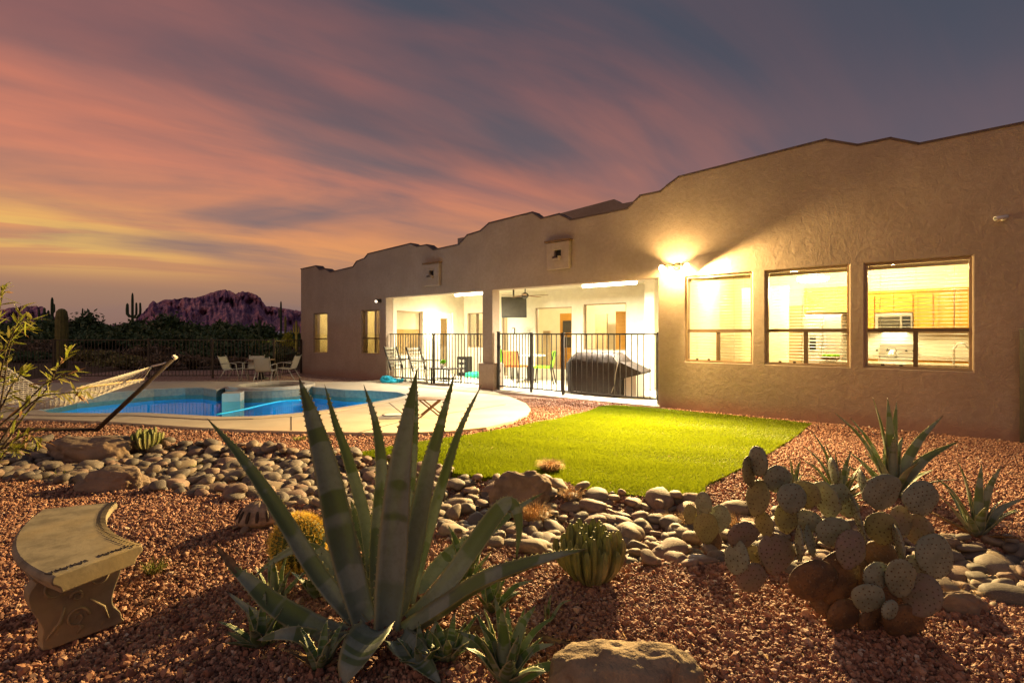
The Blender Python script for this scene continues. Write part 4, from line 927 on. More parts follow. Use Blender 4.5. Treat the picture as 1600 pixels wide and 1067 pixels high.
# doorway panel and picture seen in the left windows
b = MB(); x0_, x1_ = hx(1228, KY), hx(1254, KY); b.span(x0_, x1_, KY-.03, KY-.002, SL, 2.05); b.build('interior_door', 'room_wall_dark', house)
pf = thing('picture_frame', 'small dark framed picture hanging inside, seen through the left large window', 'picture', tuple(h2w(hx(1135, KY), KY-.03, 1.75)), TH)
b = MB(); b.prism(rect(-.13, .13, -.2, .2), 0, .02, holes=[rect(-.1, .1, -.17, .17)]); b.v = [(v[0], -v[2], v[1]) for v in b.v]; b.f = [f[::-1] for f in b.f]; b.build('frame', 'wood_dark', pf)
b = MB(); b.span(-.1, .1, -.008, .0, -.17, .17); b.build('print', 'white', pf)
b = MB(); xw = hx(1160, 2.6); b.span(xw, xw+.9, 2.55, 2.7, SL, 2.4); b.build('partition', 'room_wall', house)
# things in the room behind the patio
yR = 6.9
b = MB(); b.span(hx(875, 5.2), hx(897, 5.2), 5.2, 5.8, SL, 2.1); oc = b.build('oven_cabinet', 'wood', house)
b = MB(); b.span(hx(880, 5.2), hx(895, 5.2), 5.17, 5.195, 1.45, 1.85); b.build('oven_door', 'screen', oc); b = MB(); b.span(hx(880, 5.2), hx(895, 5.2), 5.17, 5.195, .95, 1.3); b.build('oven_door', 'screen', oc)
b = MB(); b.span(hx(962, 5.0), hx(985, 5.0), 5.0, 5.6, SL, 2.1); b.build('tall_cabinet', 'wood', house)
b = MB(); b.span(hx(930, 6.6), hx(948, 6.6), 6.6, 6.66, SL, 2.1); b.build('interior_door', 'room_wall_dark', house)
b = MB(); b.span(bw[3][0]-.2, bw[3][1]+.3, PD+.25, PD+.75, SL, .9); b.build('base_cabinet', 'white', house)
b = MB(); b.span(bw[2][0]+.05, bw[2][0]+.3, PD+.35, PD+.4, SL, 1.5); b.build('curtain', 'room_wall_dark', house)
b = MB(); b.span(swins[1][0]-.15, swins[1][0]+.1, 1.2, 1.35, SL, 1.9); b.build('partition', 'room_wall_dark', house)
b = MB(); b.span(hx(497, 1.6), hx(508, 1.6), 1.6, 2.0, SL, 1.0); b.build('dresser', 'wood_dark', house)
# room lights, each with its lit glass
def ceiling_lamp(x, y, z, e, label, r=0.14, color=(1, .83, .5), mat='pendant', down=0.12):
    t = thing('ceiling_light', label, 'lamp', tuple(h2w(x, y, z)), TH, 'indoor ceiling lights')
    b = MB(); b.lathe([(r, 0.03), (r*1.05, 0), (r*0.8, -0.05), (0, -0.07)], n=20); b.build('glass_shade', mat, t, smooth=True)
    b = MB(); b.lathe([(r*.5, 0.03), (r*.5, 0.05), (0, .05)], n=14); b.build('base', 'bronze', t)
    light('POINT', 'ceiling_light_lamp', (0, 0, -down-.1), e, color, t, 0.12)
KC = (1, .79, .38)
ceiling_lamp(hx(1270, 1.9), 1.9, 2.45, 300, 'glowing pendant globe behind the blinds of the middle window', 0.26, KC)
ceiling_lamp(hx(1240, 2.6), 2.6, 2.75, 90, 'smaller glowing ceiling light left of the pendant in the middle window', 0.12, KC)
ceiling_lamp(hx(1490, 1.6), 1.6, 2.8, 115, 'bright ceiling light behind the top of the right window', 0.22, KC)
ceiling_lamp(hx(1395, 3.0), 3.0, 2.8, 60, 'recessed glowing light above the oak cabinets', 0.1, KC)
ceiling_lamp(hx(1130, 2.0), 2.0, 2.8, 130, 'ceiling light behind the window nearest the flood lamp', 0.14, KC)
ceiling_lamp((bw[2][0]+bw[2][1])/2, 5.2, 2.8, 480, 'ceiling light in the room behind the patio', 0.16, (1, .86, .6))
ceiling_lamp(bw[0][0]+.3, 5.0, 2.8, 60, 'ceiling light behind the small sliding patio window', 0.12, (1, .86, .6))
ceiling_lamp(1.1, 1.8, 2.8, 260, 'ceiling light in the far corner bedroom', 0.12, (1, .78, .30))
ceiling_lamp(hx(588), 1.6, 2.8, 260, 'ceiling light behind the narrow window left of the patio', 0.12, (1, .78, .30))
ceiling_lamp(xL-.52, 1.7, 2.8, 45, 'ceiling light behind the patio side window', 0.1, (1, .85, .55))

# patio lights
def tube_light(x, y, L, e, label):
    t = thing('tube_light', label, 'lamp', tuple(h2w(x, y, BEAM+.02)), TH, 'patio tube lights')
    b = MB(); b.span(-L/2, L/2, -.06, .06, .03, .09); b.build('housing', 'white', t)
    b = MB(); b.tube([(-L/2+.02, 0, .0), (L/2-.02, 0, .0)], .04, 10); b.build('tube', 'tube', t, smooth=True)
    light('AREA', 'tube_light_lamp', (0, 0, -.06), e, (1, .92, .72), t, L, size_y=.12)
    b = MB(); b.span(-.02, .02, -.02, .02, .09, CEIL-BEAM-.03); b.build('hanger', 'white', t)
tube_light(hx(733, .7), .7, 1.1, 430, 'long lit tube light under the ceiling of the left patio bay')
tube_light(hx(951, .7), .7, 1.35, 620, 'long lit tube light under the ceiling of the right patio bay')
sc_t = thing('wall_sconce', 'glowing sconce between the patio side window and the glazed door', 'lamp', tuple(h2w(xL, (lw[1]+ld[0])/2, 1.62)), TH)
b = MB(); b.lathe([(.03, -.1), (.06, -.06), (.07, .06), (.05, .1), (0, .1)], c=(.1, 0, 0), n=16); b.build('glass', 'sconce', sc_t, smooth=True)
b = MB(); b.span(0.002, .03, -.05, .05, -.08, .08); b.build('back_plate', 'bronze', sc_t)
light('POINT', 'wall_sconce_lamp', (.24, 0, 0), 110, (1, .86, .55), sc_t, .06)

# flood lamp: twin bulbs on a wall plate, left one thrown out over the garden, right one along the wall
FLX = hx(1058); FLZ = hz(1052, 418)
fl = thing('flood_lamp', 'blazing twin-bulb flood lamp on the wall between patio and first large window', 'lamp', tuple(h2w(FLX, 0, FLZ)), TH)
b = MB(); b.lathe([(.07, -.0), (.07, .03), (.04, .05), (0, .05)], n=16); b.xform(Matrix.Rotation(PI/2, 4, 'X')); b.build('back_plate', 'bronze', fl)
for s_, nm_ in ((-1, 'bulb'), (1, 'bulb')):
    b = MB(); b.tube([(0, -.05, 0), (s_*.08, -.1, .01), (s_*.13, -.14, .0)], .018, 8); b.build('arm', 'bronze', fl)
    dv = Vector((s_*.55, -.72, -.35)).normalized() if s_ < 0 else Vector((.93, -.20, -.30)).normalized()
    p0 = Vector((s_*.13, -.14, 0)); b = MB(); b.tube([p0, p0+dv*.06, p0+dv*.1], [.04, .066, .074], 14); b.build('socket', 'bronze', fl, smooth=True)
    b = MB(); b.tube([p0+dv*.101, p0+dv*.125, p0+dv*.145, p0+dv*.155], [.073, .072, .05, .01], 16); b.build('bulb', 'bulb', fl, smooth=True)
FC = (1.0, 0.67, 0.26)
def aim(o, d): o.rotation_euler = Vector(d).to_track_quat('-Z', 'Y').to_euler()
pL = Vector((-.13, -.14, 0))+Vector((-.55, -.72, -.35)).normalized()*.19
l1 = light('SPOT', 'flood_lamp_garden_beam', pL, 10000, FC, fl, .045, spot=math.radians(150), blend=1.0)
aim(l1, (1.2, -7.3, -1.7))
pR = Vector((.13, -.14, 0))+Vector((.93, -.20, -.30)).normalized()*.19
l2 = light('SPOT', 'flood_lamp_wall_beam', pR, 1250, FC, fl, .03, spot=math.radians(140), blend=.42)
aim(l2, (.78, -.25, -.62))
light('POINT', 'flood_lamp_glow', (0, -.27, -.09), 190, FC, fl, .05)
# unlit security light at the patio's left corner, security camera at right
sl_ = thing('security_light', 'small dark wall spotlight left of the patio opening', 'lamp', tuple(h2w(hx(594.5), 0, hz(594, 470))), TH)
b = MB(); b.lathe([(.06, 0), (.06, .03), (0, .04)], n=14); b.xform(Matrix.Rotation(PI/2, 4, 'X')); b.build('back_plate', 'bronze', sl_)
b = MB(); b.tube([(0, -.04, 0), (.0, -.12, .02), (.06, -.2, -.03)], [.025, .035, .05], 12); b.build('lamp_head', 'black', sl_, smooth=True)
b = MB(); b.tube([(.061, -.202, -.032), (.07, -.215, -.04)], [.047, .03], 12); b.build('glass', 'dimbulb', sl_)
sc_ = thing('security_camera', 'small white bullet camera high on the wall right of the windows', 'camera', tuple(h2w(hx(1568), 0, hz(1568, 341))), TH)
b = MB(); b.lathe([(.035, 0), (.035, .02), (0, .03)], n=14); b.xform(Matrix.Rotation(PI/2, 4, 'X')); b.build('back_plate', 'white', sc_)
b = MB(); b.tube([(0, -.03, 0), (-.02, -.07, -.01)], .014, 8); b.tube([(.03, -.06, .005), (-.07, -.14, -.015), (-.09, -.155, -.02)], [.024, .026, .028], 12); b.build('body', 'white', sc_, smooth=True)
b = MB(); b.tube([(-.0905, -.1555, -.02), (-.094, -.158, -.021)], .02, 12); b.build('lens', 'black', sc_)

# ================================================================= FENCES
def fence_run(name, label, p0, p1, npick, posts, mat, ztop, zb, t_, cat='fence', post_w=0.05, extra_top=0.0, group=None, pick_w=0.016):
    """p0,p1 world xy; posts = fractions"""
    p0 = Vector((p0[0], p0[1], 0)); p1 = Vector((p1[0], p1[1], 0)); d = p1-p0; L = d.length; rz = math.atan2(d.y, d.x)
    t = thing(name, label, cat, (p0.x, p0.y, zb), rz, group); h_ = ztop-zb
    b = MB(); b.span(0, L, -.012, .012, h_-.03, h_); b.build('rail', mat, t)
    b = MB(); b.span(0, L, -.012, .012, .07, .1); b.build('rail', mat, t)
    pm = None
    for i in range(npick):
        x = (i+.5)/npick*L
        if any(abs(x-f*L) < post_w*.9 for f in posts): continue
        if pm is None:
            b = MB(); b.span(-pick_w/2, pick_w/2, -pick_w/2, pick_w/2, .1, h_-.031); pm = b.build('picket', mat, t, loc=(x, 0, 0)).data
        else: inst(pm, 'picket', t, (x, 0, 0))
    for f in posts:
        b = MB(); w = post_w; b.span(f*L-w/2, f*L+w/2, -w/2, w/2, 0, h_+extra_top); po = b.build('post', mat, t)
        b = MB(); b.span(f*L-w/2-.006, f*L+w/2+.006, -w/2-.006, w/2+.006, h_+extra_top+.001, h_+extra_top+.02); b.build('post_cap', mat, po)
    return t
FY = 0.10
zf = hz(900, 521, FY)
a_, b_ = h2w(hx(609, FY), FY), h2w(xC0-.09, FY)
fence_run('patio_fence', 'black iron fence across the left patio bay up to the column', a_.xy, b_.xy, 33, [(hx(678, FY)-hx(609, FY))/(xC0-.09-hx(609, FY))], 'iron', zf, SL, 0)
g0, g1, g2_ = hx(779, FY-.04), hx(829.5, FY), hx(880, FY)
a_, b_ = h2w(xC1+.13, FY-.04), h2w(g1-.03, FY-.0)
gt = fence_run('patio_gate', 'narrow black iron gate right beside the patio column', a_.xy, b_.xy, 11, [0.02], 'iron', zf+.01, SL, 0, 'gate', post_w=.06, extra_top=.02)
b = MB(); b.box((.06, -.03, zf*.72), (.05, .05, .09)); b.box((.06, -.03, zf*.32), (.05, .05, .06)); b.build('latch', 'iron', gt)
a_, b_ = h2w(g1, FY), h2w(xR-.01, FY)
Lr = xR-.01-g1
fence_run('patio_fence', 'black iron fence in front of the covered grill', a_.xy, b_.xy, 24, [0.004, (g2_-g1)/Lr, .995], 'iron', zf, SL, 0)
# rear pool fence
a_ = gp(-150, 592); b_ = gp(429, 590.5)
fence_run('pool_fence', 'long bronze iron fence along the back of the pool', a_.xy, b_.xy, 105, [0.0, .26, .4, .655, .83, .999], 'bronze', 1.23, 0.0, 0, pick_w=.013)
c_ = h2w(0.05, -0.02)
fence_run('pool_fence', 'short bronze fence return meeting the far house corner', b_.xy, (c_.x, c_.y), 14, [.99], 'bronze', 1.2, 0.0, 0, pick_w=.013)
# gate post against the wall at the right edge
a_ = h2w(hx(1597), -.10); b_ = h2w(hx(1597)+1.6, -1.2)
fence_run('side_fence', 'dark iron fence post against the wall at the right edge', a_.xy, b_.xy, 12, [0.0], 'iron', hz(1597, 516, -.1), 0.0, 0, post_w=.045)

# ================================================================= PATIO THINGS
def at_h(px, d, z=SL): return tuple(h2w(hx(px, d), d, z))
def base_px(px, py, z=SL): p = gp(px, py, z); return p
# covered grill
gx0, gx1 = hx(888, .55), hx(975, .55); gw = gx1-gx0
gl = thing('covered_grill', 'barbecue grill under a dark brown fabric cover behind the fence', 'grill', tuple(h2w((gx0+gx1)/2, .75, SL)), TH)
b = MB(); secs = 18; ringn = 28; vv = []
zg = hz(930, 551, .6)-SL
for k_ in range(11):
    v_ = k_/10; z = .04+(zg-.04)*v_
    hw = gw/2*(1.0 if v_ < .72 else 1-.30*((v_-.72)/.28)**1.4); hd = .33*(1 if v_ < .72 else 1-.28*((v_-.72)/.28)**1.5)
    for j in range(56):
        a = 2*PI*j/56; cx_ = abs(math.cos(a))**.35*math.copysign(1, math.cos(a)); sy_ = abs(math.sin(a))**.35*math.copysign(1, math.sin(a))
        fold = .018*math.sin(a*9+v_*3)*(1-v_)+.014*math.sin(a*23+v_*5)*(1-v_*.6)+.03*mnoise.noise(Vector((cx_*2, sy_*2, v_*3)))
        vv.append((cx_*(hw+fold), sy_*(hd+fold), z+(.03*math.sin(a*3+1) if k_ == 0 else 0)+(.02*mnoise.noise(Vector((cx_*2, 0, 9))) if k_ > 8 else 0)))
b.add(vv, [(i*56+j, i*56+(j+1) % 56, (i+1)*56+(j+1) % 56, (i+1)*56+j) for i in range(10) for j in range(56)]+[tuple(10*56+j for j in range(56))])
gc = b.build('cover', 'cover', gl, smooth=True)
b = MB(); b.tube([(gw/2*.66, -.30, zg*.99), (gw/2*.9, -.345, zg*.8), (gw/2*.84, -.36, zg*.55), (gw/2*.80, -.36, zg*.3), (gw/2*.7, -.36, .1)], .008, 6); b.tube([(-gw/2*.66, -.30, zg*.99), (-gw/2*.92, -.34, zg*.75)], .008, 6); b.build('piping', 'piping', gc, smooth=True)
b = MB(); b.add([(gw/2*.9, -.3, zg*.82), (gw/2*.9, .28, zg*.82), (gw/2+.42, .24, zg*.62), (gw/2+.42, -.26, zg*.60), (gw/2*.95, -.33, zg*.42), (gw/2*.95, .3, zg*.42), (gw/2+.40, .24, zg*.57), (gw/2+.40, -.26, zg*.55)], [(0, 3, 2, 1), (0, 4, 7, 3), (3, 7, 6, 2), (2, 6, 5, 1), (4, 5, 6, 7)]); b.build('cover_flap', 'cover', gl)
for sx_ in (-1, 1):
    for sy_ in (-1, 1):
        b = MB(); b.span(sx_*(gw/2-.1)-.02, sx_*(gw/2-.1)+.02, sy_*.22-.02, sy_*.22+.02, 0.03, .3); lg = b.build('leg', 'iron', gl)
        b = MB(); b.lathe([(.03, -.012), (.035, 0), (.03, .012)], n=12); b.xform(Matrix.Translation((sx_*(gw/2-.1), sy_*.22, .035)) @ Matrix.Rotation(PI/2, 4, 'X')); b.build('wheel', 'black', lg)
b = MB(); b.span(gw/2+.0, gw/2+.28, -.2, .2, .03, zg*.6); b.build('side_cabinet', 'steel', gl)

def simple_chair(name, label, loc, rz, seatm, framem, group=None, sw=.5, sh=.45, bh=.88, arms=False, slant=.12, thick=.05):
    t = thing(name, label, 'chair', loc, rz, group)
    b = MB(); b.box((0, 0, sh), (sw, sw*.95, thick)); b.build('seat', seatm, t, bevel=.012)
    b = MB(); R_ = Matrix.Rotation(slant, 3, 'X'); b.box((0, sw*.48+slant*.2, sh+.02+(bh-sh)/2), (sw*.96, thick, bh-sh-.04), rot=Matrix.Rotation(-slant, 3, 'X')); b.build('backrest', seatm, t, bevel=.012)
    for sx_ in (-1, 1):
        b = MB(); b.bar((sx_*sw*.47, -sw*.44, sh), (sx_*sw*.5, -sw*.5, 0), .03); b.build('leg', framem, t)
        b = MB(); b.bar((sx_*sw*.49, sw*.62, 0), (sx_*sw*.49, sw*.44, sh), .03); b.build('leg', framem, t)
        b = MB(); b.bar((sx_*sw*.505, sw*.44, sh), (sx_*sw*.505, sw*.44+slant*.9, bh), .025); b.build('back_post', framem, t)
        if arms:
            b = MB(); b.bar((sx_*sw*.52, -sw*.42, sh+.2), (sx_*sw*.52, sw*.5, sh+.22), .03); b.bar((sx_*sw*.52, -sw*.42, sh+.2), (sx_*sw*.5, -sw*.44, sh), .025); b.build('armrest', framem, t)
    return t
CH = 'coloured chairs round the patio table'
def hpx(px, py, z=SL): p = gp(px, py, z); return (p.x, p.y, z)
simple_chair('patio_chair', 'orange-backed patio chair turned away from the fence', hpx(806, 597), TH+PI+.15, 'orange', 'iron', CH)
simple_chair('patio_chair', 'lime green patio chair on the right side of the patio table', hpx(849, 599), TH-PI/2+.5, 'lime', 'iron', CH)
simple_chair('patio_chair', 'lime green patio chair half hidden behind the column', hpx(792, 592), TH+PI/2+.3, 'lime', 'iron', CH)
pt = thing('patio_table', 'small light dining table between the green and orange chairs', 'table', hpx(828, 594), TH)
b = MB(); b.lathe([(.45, .70), (.46, .72), (.45, .74), (0, .74)], n=32); b.build('tabletop', 'white', pt); b = MB(); b.lathe([(.2, 0), (.18, .03), (.04, .05), (.04, .70)], n=16); b.build('pedestal', 'iron', pt)
# black metal lounge chairs, left bay; patio glare put into their pale colour
LC = 'slatted metal lounge chairs in the left patio bay'
def lounge(label, loc, rz):
    t = thing('lounge_chair', label, 'chair', loc, rz, LC)
    for sx_ in (-1, 1):
        b = MB(); b.bar((sx_*.29, -.3, 0), (sx_*.29, -.3, .6), .03); b.bar((sx_*.29, -.3, .6), (sx_*.29, .36, .6), .035); b.bar((sx_*.29, .28, 0), (sx_*.29, .36, .6), .03); b.bar((sx_*.29, -.34, .03), (sx_*.29, .36, .03), .03); b.build('side_frame', 'chairmetal', t)
        b = MB(); b.bar((sx_*.26, .25, .3), (sx_*.26, .52, .98), .035); b.build('back_post', 'iron', t)
    for i in range(6):
        b = MB(); b.box((0, -.26+i*.1, .36-i*.008), (.52, .07, .018)); b.build('seat_slat', 'chairmetal', t)
    for i in range(6):
        z = .42+i*.1; b = MB(); b.bar((-.26, .28+(z-.3)*.38, z), (.26, .28+(z-.3)*.38, z), .016, .06); b.build('back_slat', 'chairmetal', t)
    return t
lounge('leftmost slatted metal lounge chair behind the patio fence', hpx(631, 594), TH+PI/2+.2)
lounge('slatted metal lounge chair just left of the brown fence post', hpx(666, 597), TH+PI/2+.1)
ot = thing('side_table', 'low black side table with potted plant right of the brown fence post', 'table', hpx(697, 600), TH)
b = MB(); b.box((0, 0, .42), (.75, .5, .03)); b.build('tabletop', 'iron', ot)
for sx_ in (-1, 1):
    for sy_ in (-1, 1):
        b = MB(); b.bar((sx_*.34, sy_*.22, 0), (sx_*.34, sy_*.22, .41), .03); b.build('leg', 'iron', ot)
b = MB(); b.box((0, 0, .15), (.68, .44, .02)); b.build('shelf', 'iron', ot)
p_ = hpx(686, 600); pl = thing('potted_plant', 'small green potted plant on the low black side table', 'plant', (p_[0]+.1, p_[1]-.08, SL+.436))
b = MB(); b.lathe([(.04, 0), (.055, .09), (.045, .09), (0, .08)], n=14); b.build('pot', 'white', pl); b = MB(); leafcloud(b, (0, 0, .14), (.09, .09, .08), 160, .03, seed=4); b.build('foliage', 'lime', pl)
bx_ = thing('audio_speaker', 'black boxy speaker with round grey cones against the patio back wall', 'speaker', hpx(726, 587), TH+.2)
b = MB(); b.span(-.19, .19, -.17, .17, 0, .62); b.build('cabinet', 'black', bx_, bevel=.015)
for z in (.17, .32, .48):
    for sx_ in (-.08, .08):
        b = MB(); b.lathe([(.055, 0), (.055, .01), (.02, .002), (0, .012)], n=16); b.xform(Matrix.Translation((sx_, -.171, z)) @ Matrix.Rotation(PI/2, 4, 'X')); b.build('cone', 'steel', bx_)
def blob_toy(name, label, loc, rx, ry, rz_, mat, seed):
    t = thing(name, label, 'pool toy', loc); b = MB(); rs = random.Random(seed)
    for i in range(5):
        a = rs.uniform(0, 6.28); r_ = rs.uniform(.5, .9)
        b.tube([(rx*r_*math.cos(a+k*.5), ry*r_*math.sin(a+k*.5), rz_*(.45+.35*math.sin(k+i))) for k in range(6)], [rz_*.25, rz_*.4, rz_*.45, rz_*.4, rz_*.35, rz_*.1], 8)
    b.build('inflatable_body', mat, t, smooth=True)
    b = MB(); b.tube([(0, 0, rz_*.6), (0, 0, rz_*1.1)], .012, 6); b.build('valve', mat, t)
blob_toy('pool_toy', 'crumpled cyan inflatable lying at the left end of the patio fence', tuple(gp(612, 597.5, DZ)), .35, .2, .16, 'cyan', 3)
blob_toy('pool_toy', 'green inflatable lying on the patio floor left of the column', hpx(741, 591), .45, .3, .18, 'greenvinyl', 5)
# ceiling fan
fn = thing('ceiling_fan', 'dark ceiling fan hanging from the right patio bay', 'fan', tuple(h2w(hx(820.5, 1.7), 1.7, CEIL)), TH)
zfan = hz(820, 461, 1.7)-CEIL
b = MB(); b.tube([(0, 0, 0), (0, 0, zfan)], .015, 8); b.lathe([(.05, -.04), (.06, 0), (0, 0)], n=14); b.build('downrod', 'iron', fn)
b = MB(); b.lathe([(.03, -.1), (.09, -.06), (.1, 0), (.06, .05), (.02, .07)], c=(0, 0, zfan), n=18); b.build('motor', 'iron', fn, smooth=True)
for i in range(5):
    a = i*2*PI/5+.3; b = MB(); b.box((.38*math.cos(a), .38*math.sin(a), zfan-.02), (.55, .12, .01), rz=a); b.build('blade', 'wood_dark', fn)
# tv
tvp = h2w(hx(803, 2.3), 2.3, hz(803, 480, 2.3))
tv = thing('television', 'flat dark television tilted down from the patio ceiling', 'television', tuple(tvp), TH+.75)
Rt = Matrix.Rotation(-.22, 3, 'X')
b = MB(); b.box((0, 0, 0), (.74, .06, .62), rot=Rt); b.build('casing', 'black', tv, bevel=.01)
b = MB(); b.box(Rt @ Vector((0, -.033, 0)), (.70, .004, .57), rot=Rt); b.build('screen', 'screen', tv)
b = MB(); b.bar((0, .04, .1), (0, .25, CEIL-tvp.z-.005), .05); b.build('bracket', 'iron', tv)
wa = thing('wall_art', 'white filigree sun ornament on the patio back wall under the television', 'wall ornament', tuple(h2w(hx(826, PD), PD-.02, 1.45)), TH)
b = MB()
for i in range(10):
    a = i*PI/5; b.tube([(.05*math.cos(a), 0, .05*math.sin(a)), (.12*math.cos(a+.2), -.01, .12*math.sin(a+.2)), (.2*math.cos(a), 0, .2*math.sin(a))], .008, 5)
b.build('rays', 'steel', wa); b = MB(); b.tube([(.05*math.cos(i*.5), 0, .05*math.sin(i*.5)) for i in range(14)], .01, 6); b.build('hub', 'steel', wa)
tp = thing('thermometer', 'small bronze thermometer on the patio wall left of the ornament', 'thermometer', tuple(h2w(hx(803, PD), PD-.015, 1.5)), TH)
b = MB(); b.span(-.05, .05, -.02, .012, -.1, .1); b.build('case', 'bronze', tp); b = MB(); b.span(-.03, .03, -.024, -.021, -.07, .07); b.build('dial', 'white', tp)

# ================================================================= POOLSIDE THINGS
p = gp(673, 650, DZ)
fs = thing('folding_stool', 'small dark folding table on the pool deck behind the big agave', 'folding table', (p.x, p.y, DZ), .1)
sh = .29
for i in range(5):
    b = MB(); b.box((0, -.14+i*.07, sh), (.50, .055, .014)); b.build('top_slat', 'wood_dark', fs)
for sy_ in (-.16, .16):
    for s_ in (-1, 1):
        b = MB(); b.bar((s_*.17, sy_+(.012*s_), 0), (-s_*.17, sy_+(.012*s_), sh-.01), .022); b.build('leg', 'wood_dark', fs)
# outdoor dining set
DG = 'beige sling dining chairs by the pool fence'
def sling(label, px, py, rz):
    p = gp(px, py); t = thing('dining_chair', label, 'chair', (p.x, p.y, 0.0), rz, DG); t.scale = (.86, .86, .86)
    b = MB(); vv = []; 
    prof_ = [(-.24, .43), (.0, .40), (.2, .38), (.26, .42), (.34, .62), (.42, .84)]
    for (y, z) in prof_: vv += [(-.23, y, z), (.23, y, z)]
    b.add(vv, [(2*i, 2*i+1, 2*i+3, 2*i+2) for i in range(5)])
    b2 = MB(); b2.add(vv[:8], [(0, 1, 3, 2), (2, 3, 5, 4), (4, 5, 7, 6)]); o1 = b2.build('seat', 'sling', t)
    b3 = MB(); b3.add(vv[6:], [(0, 1, 3, 2), (2, 3, 5, 4)]); o2 = b3.build('backrest', 'sling', t)
    for o_ in (o1, o2):
        m_ = o_.modifiers.new('thickness', 'SOLIDIFY'); m_.thickness = .012
    for s_ in (-1, 1):
        b = MB(); b.tube([(s_*.25, y, z) for y, z in prof_]+[(s_*.25, .45, .88)], .014, 7); b.build('side_rail', 'chairmetal', t, smooth=True)
        b = MB(); b.tube([(s_*.27, -.34, 0), (s_*.26, -.22, .42), (s_*.27, -.2, .60), (s_*.28, .0, .63), (s_*.27, .3, .60)], .014, 7); b.build('leg', 'chairmetal', t, smooth=True)
        b = MB(); b.tube([(s_*.27, .42, 0), (s_*.26, .18, .40)], .014, 7); b.build('leg', 'chairmetal', t, smooth=True)
    return t
sling('dining chair in profile at the left end of the poolside table', 366, 594.5, PI/2)
sling('dining chair in profile at the right end of the poolside table', 447, 593, -PI/2)
sling('dining chair nearest the pool with its back to the camera', 416, 597.5, PI+.1)
sling('dining chair left of the near one, partly behind it', 395, 594, PI+PI+.15)
p = gp(406, 592.5); dt = thing('dining_table', 'dark pedestal dining table among the beige poolside chairs', 'table', (p.x, p.y+.1, 0)); dt.scale = (.85, .85, .85)
b = MB(); b.lathe([(.44, .68), (.46, .70), (.45, .72), (0, .72)], n=32); b.build('tabletop', 'wood_dark', dt); b = MB(); b.lathe([(.28, 0), (.25, .04), (.1, .1), (.1, .6), (.2, .68)], n=18); b.build('pedestal', 'iron', dt)

# hammock on its stand
hm = thing('hammock', 'white rope hammock slung from a brown steel stand left of the pool', 'hammock', (-5.97, 7.32, 0))
Ho = Vector((-5.97, 7.32, 0))
base = Vector((0, 0, 0.0)); topp = wp(272, 559, 7.35)-Ho
ax = Vector((-1, -.03, 0)).normalized()
b = MB(); b.tube([base, base.lerp(topp, .5), topp], .032, 10); b.build('stand_pole', 'rustiron', hm, smooth=True)
b = MB(); b.lathe([(.036, 0), (.036, .03), (0, .035)], n=12); b.xform(Matrix.Translation(topp) @ (topp-base).to_track_quat('Z', 'Y').to_matrix().to_4x4()); b.build('pole_cap', 'slab', hm)
LH = 4.2
b = MB(); b.tube([base+Vector((0, 0, .03)), base+ax*LH*.5+Vector((0, 0, .05)), base+ax*(LH-1.2)+Vector((0, 0, .03))], .03, 10); b.build('stand_base', 'rustiron', hm, smooth=True)
b = MB(); q2 = base+ax*(LH-1.2); b.tube([q2+Vector((0, 0, .03)), q2+ax*1.15+Vector((0, 0, 1.1))], .03, 10); b.build('stand_pole', 'rustiron', hm, smooth=True)
sa = wp(118, 607, 6.42)-Ho; sb_ = wp(224, 592.5, 7.66)-Ho; sc0 = (sa+sb_)/2
b = MB(); b.tube([sa, sb_], .016, 8); b.build('spreader_bar', 'spreader', hm, smooth=True)
LB = 2.05; lat = (sb_-sa).normalized(); hwid = (sb_-sa).length/2
def bedpt(u, v):                   # u 0..1 from the right bar to the left bar, v -1..1 across
    w = hwid*(1-.10*math.sin(PI*u)); sag = -.30*math.sin(PI*u)-.10*math.sin(PI*u)*(1-v*v)+.16*u*u
    return sc0+ax*LB*u+lat*v*w+Vector((0, 0, sag+.06*u))
b = MB(); NC, NR = 15, 30
for i in range(NC):                # diamond net: two families of zigzag cords
    for s_ in (0, 1):
        pts = []
        for j in range(NR+1):
            off = (1 if (j+s_) % 2 else -1)*(.5/NC)
            pts.append(bedpt(j/NR, max(-1, min(1, -1+2*(i+.5)/NC+2*off*1.0))))
        b.tube(pts, .0048, 4, cap=False)
b.build('net', 'rope', hm)
for v_ in (-1, 1):
    b = MB(); b.tube([bedpt(j/24, v_) for j in range(25)], .012, 6); b.build('edge_rope', 'rope', hm, smooth=True)
b = MB(); hook = topp*.97+Vector((0, 0, -.01)); gth = wp(237, 572.5, 7.3)-Ho
for i in range(11): b.tube([sa.lerp(sb_, i/10), gth], .0042, 4)
b.build('spreader_cord', 'rope', hm)
b = MB(); b.tube([gth, gth.lerp(hook, .5)+Vector((0, 0, -.01)), hook], .013, 6); b.build('hanging_rope', 'rope', hm, smooth=True)
b = MB(); la, lb_ = bedpt(1, -1), bedpt(1, 1); b.tube([la, lb_], .016, 8); b.build('spreader_bar', 'spreader', hm, smooth=True)
b = MB(); g3 = q2+ax*1.1+Vector((0, 0, 1.03))
for i in range(11): b.tube([la.lerp(lb_, i/10), g3], .004, 4)
b.build('spreader_cord', 'rope', hm)
b = MB(); hang = []
for j in range(6, 15):             # cord ends hanging under the spreader bar
    p0 = sa.lerp(sb_, j/15); b.tube([p0, p0+Vector((0, 0, -.05))], .004, 4)
b.build('tassel', 'rope', hm)
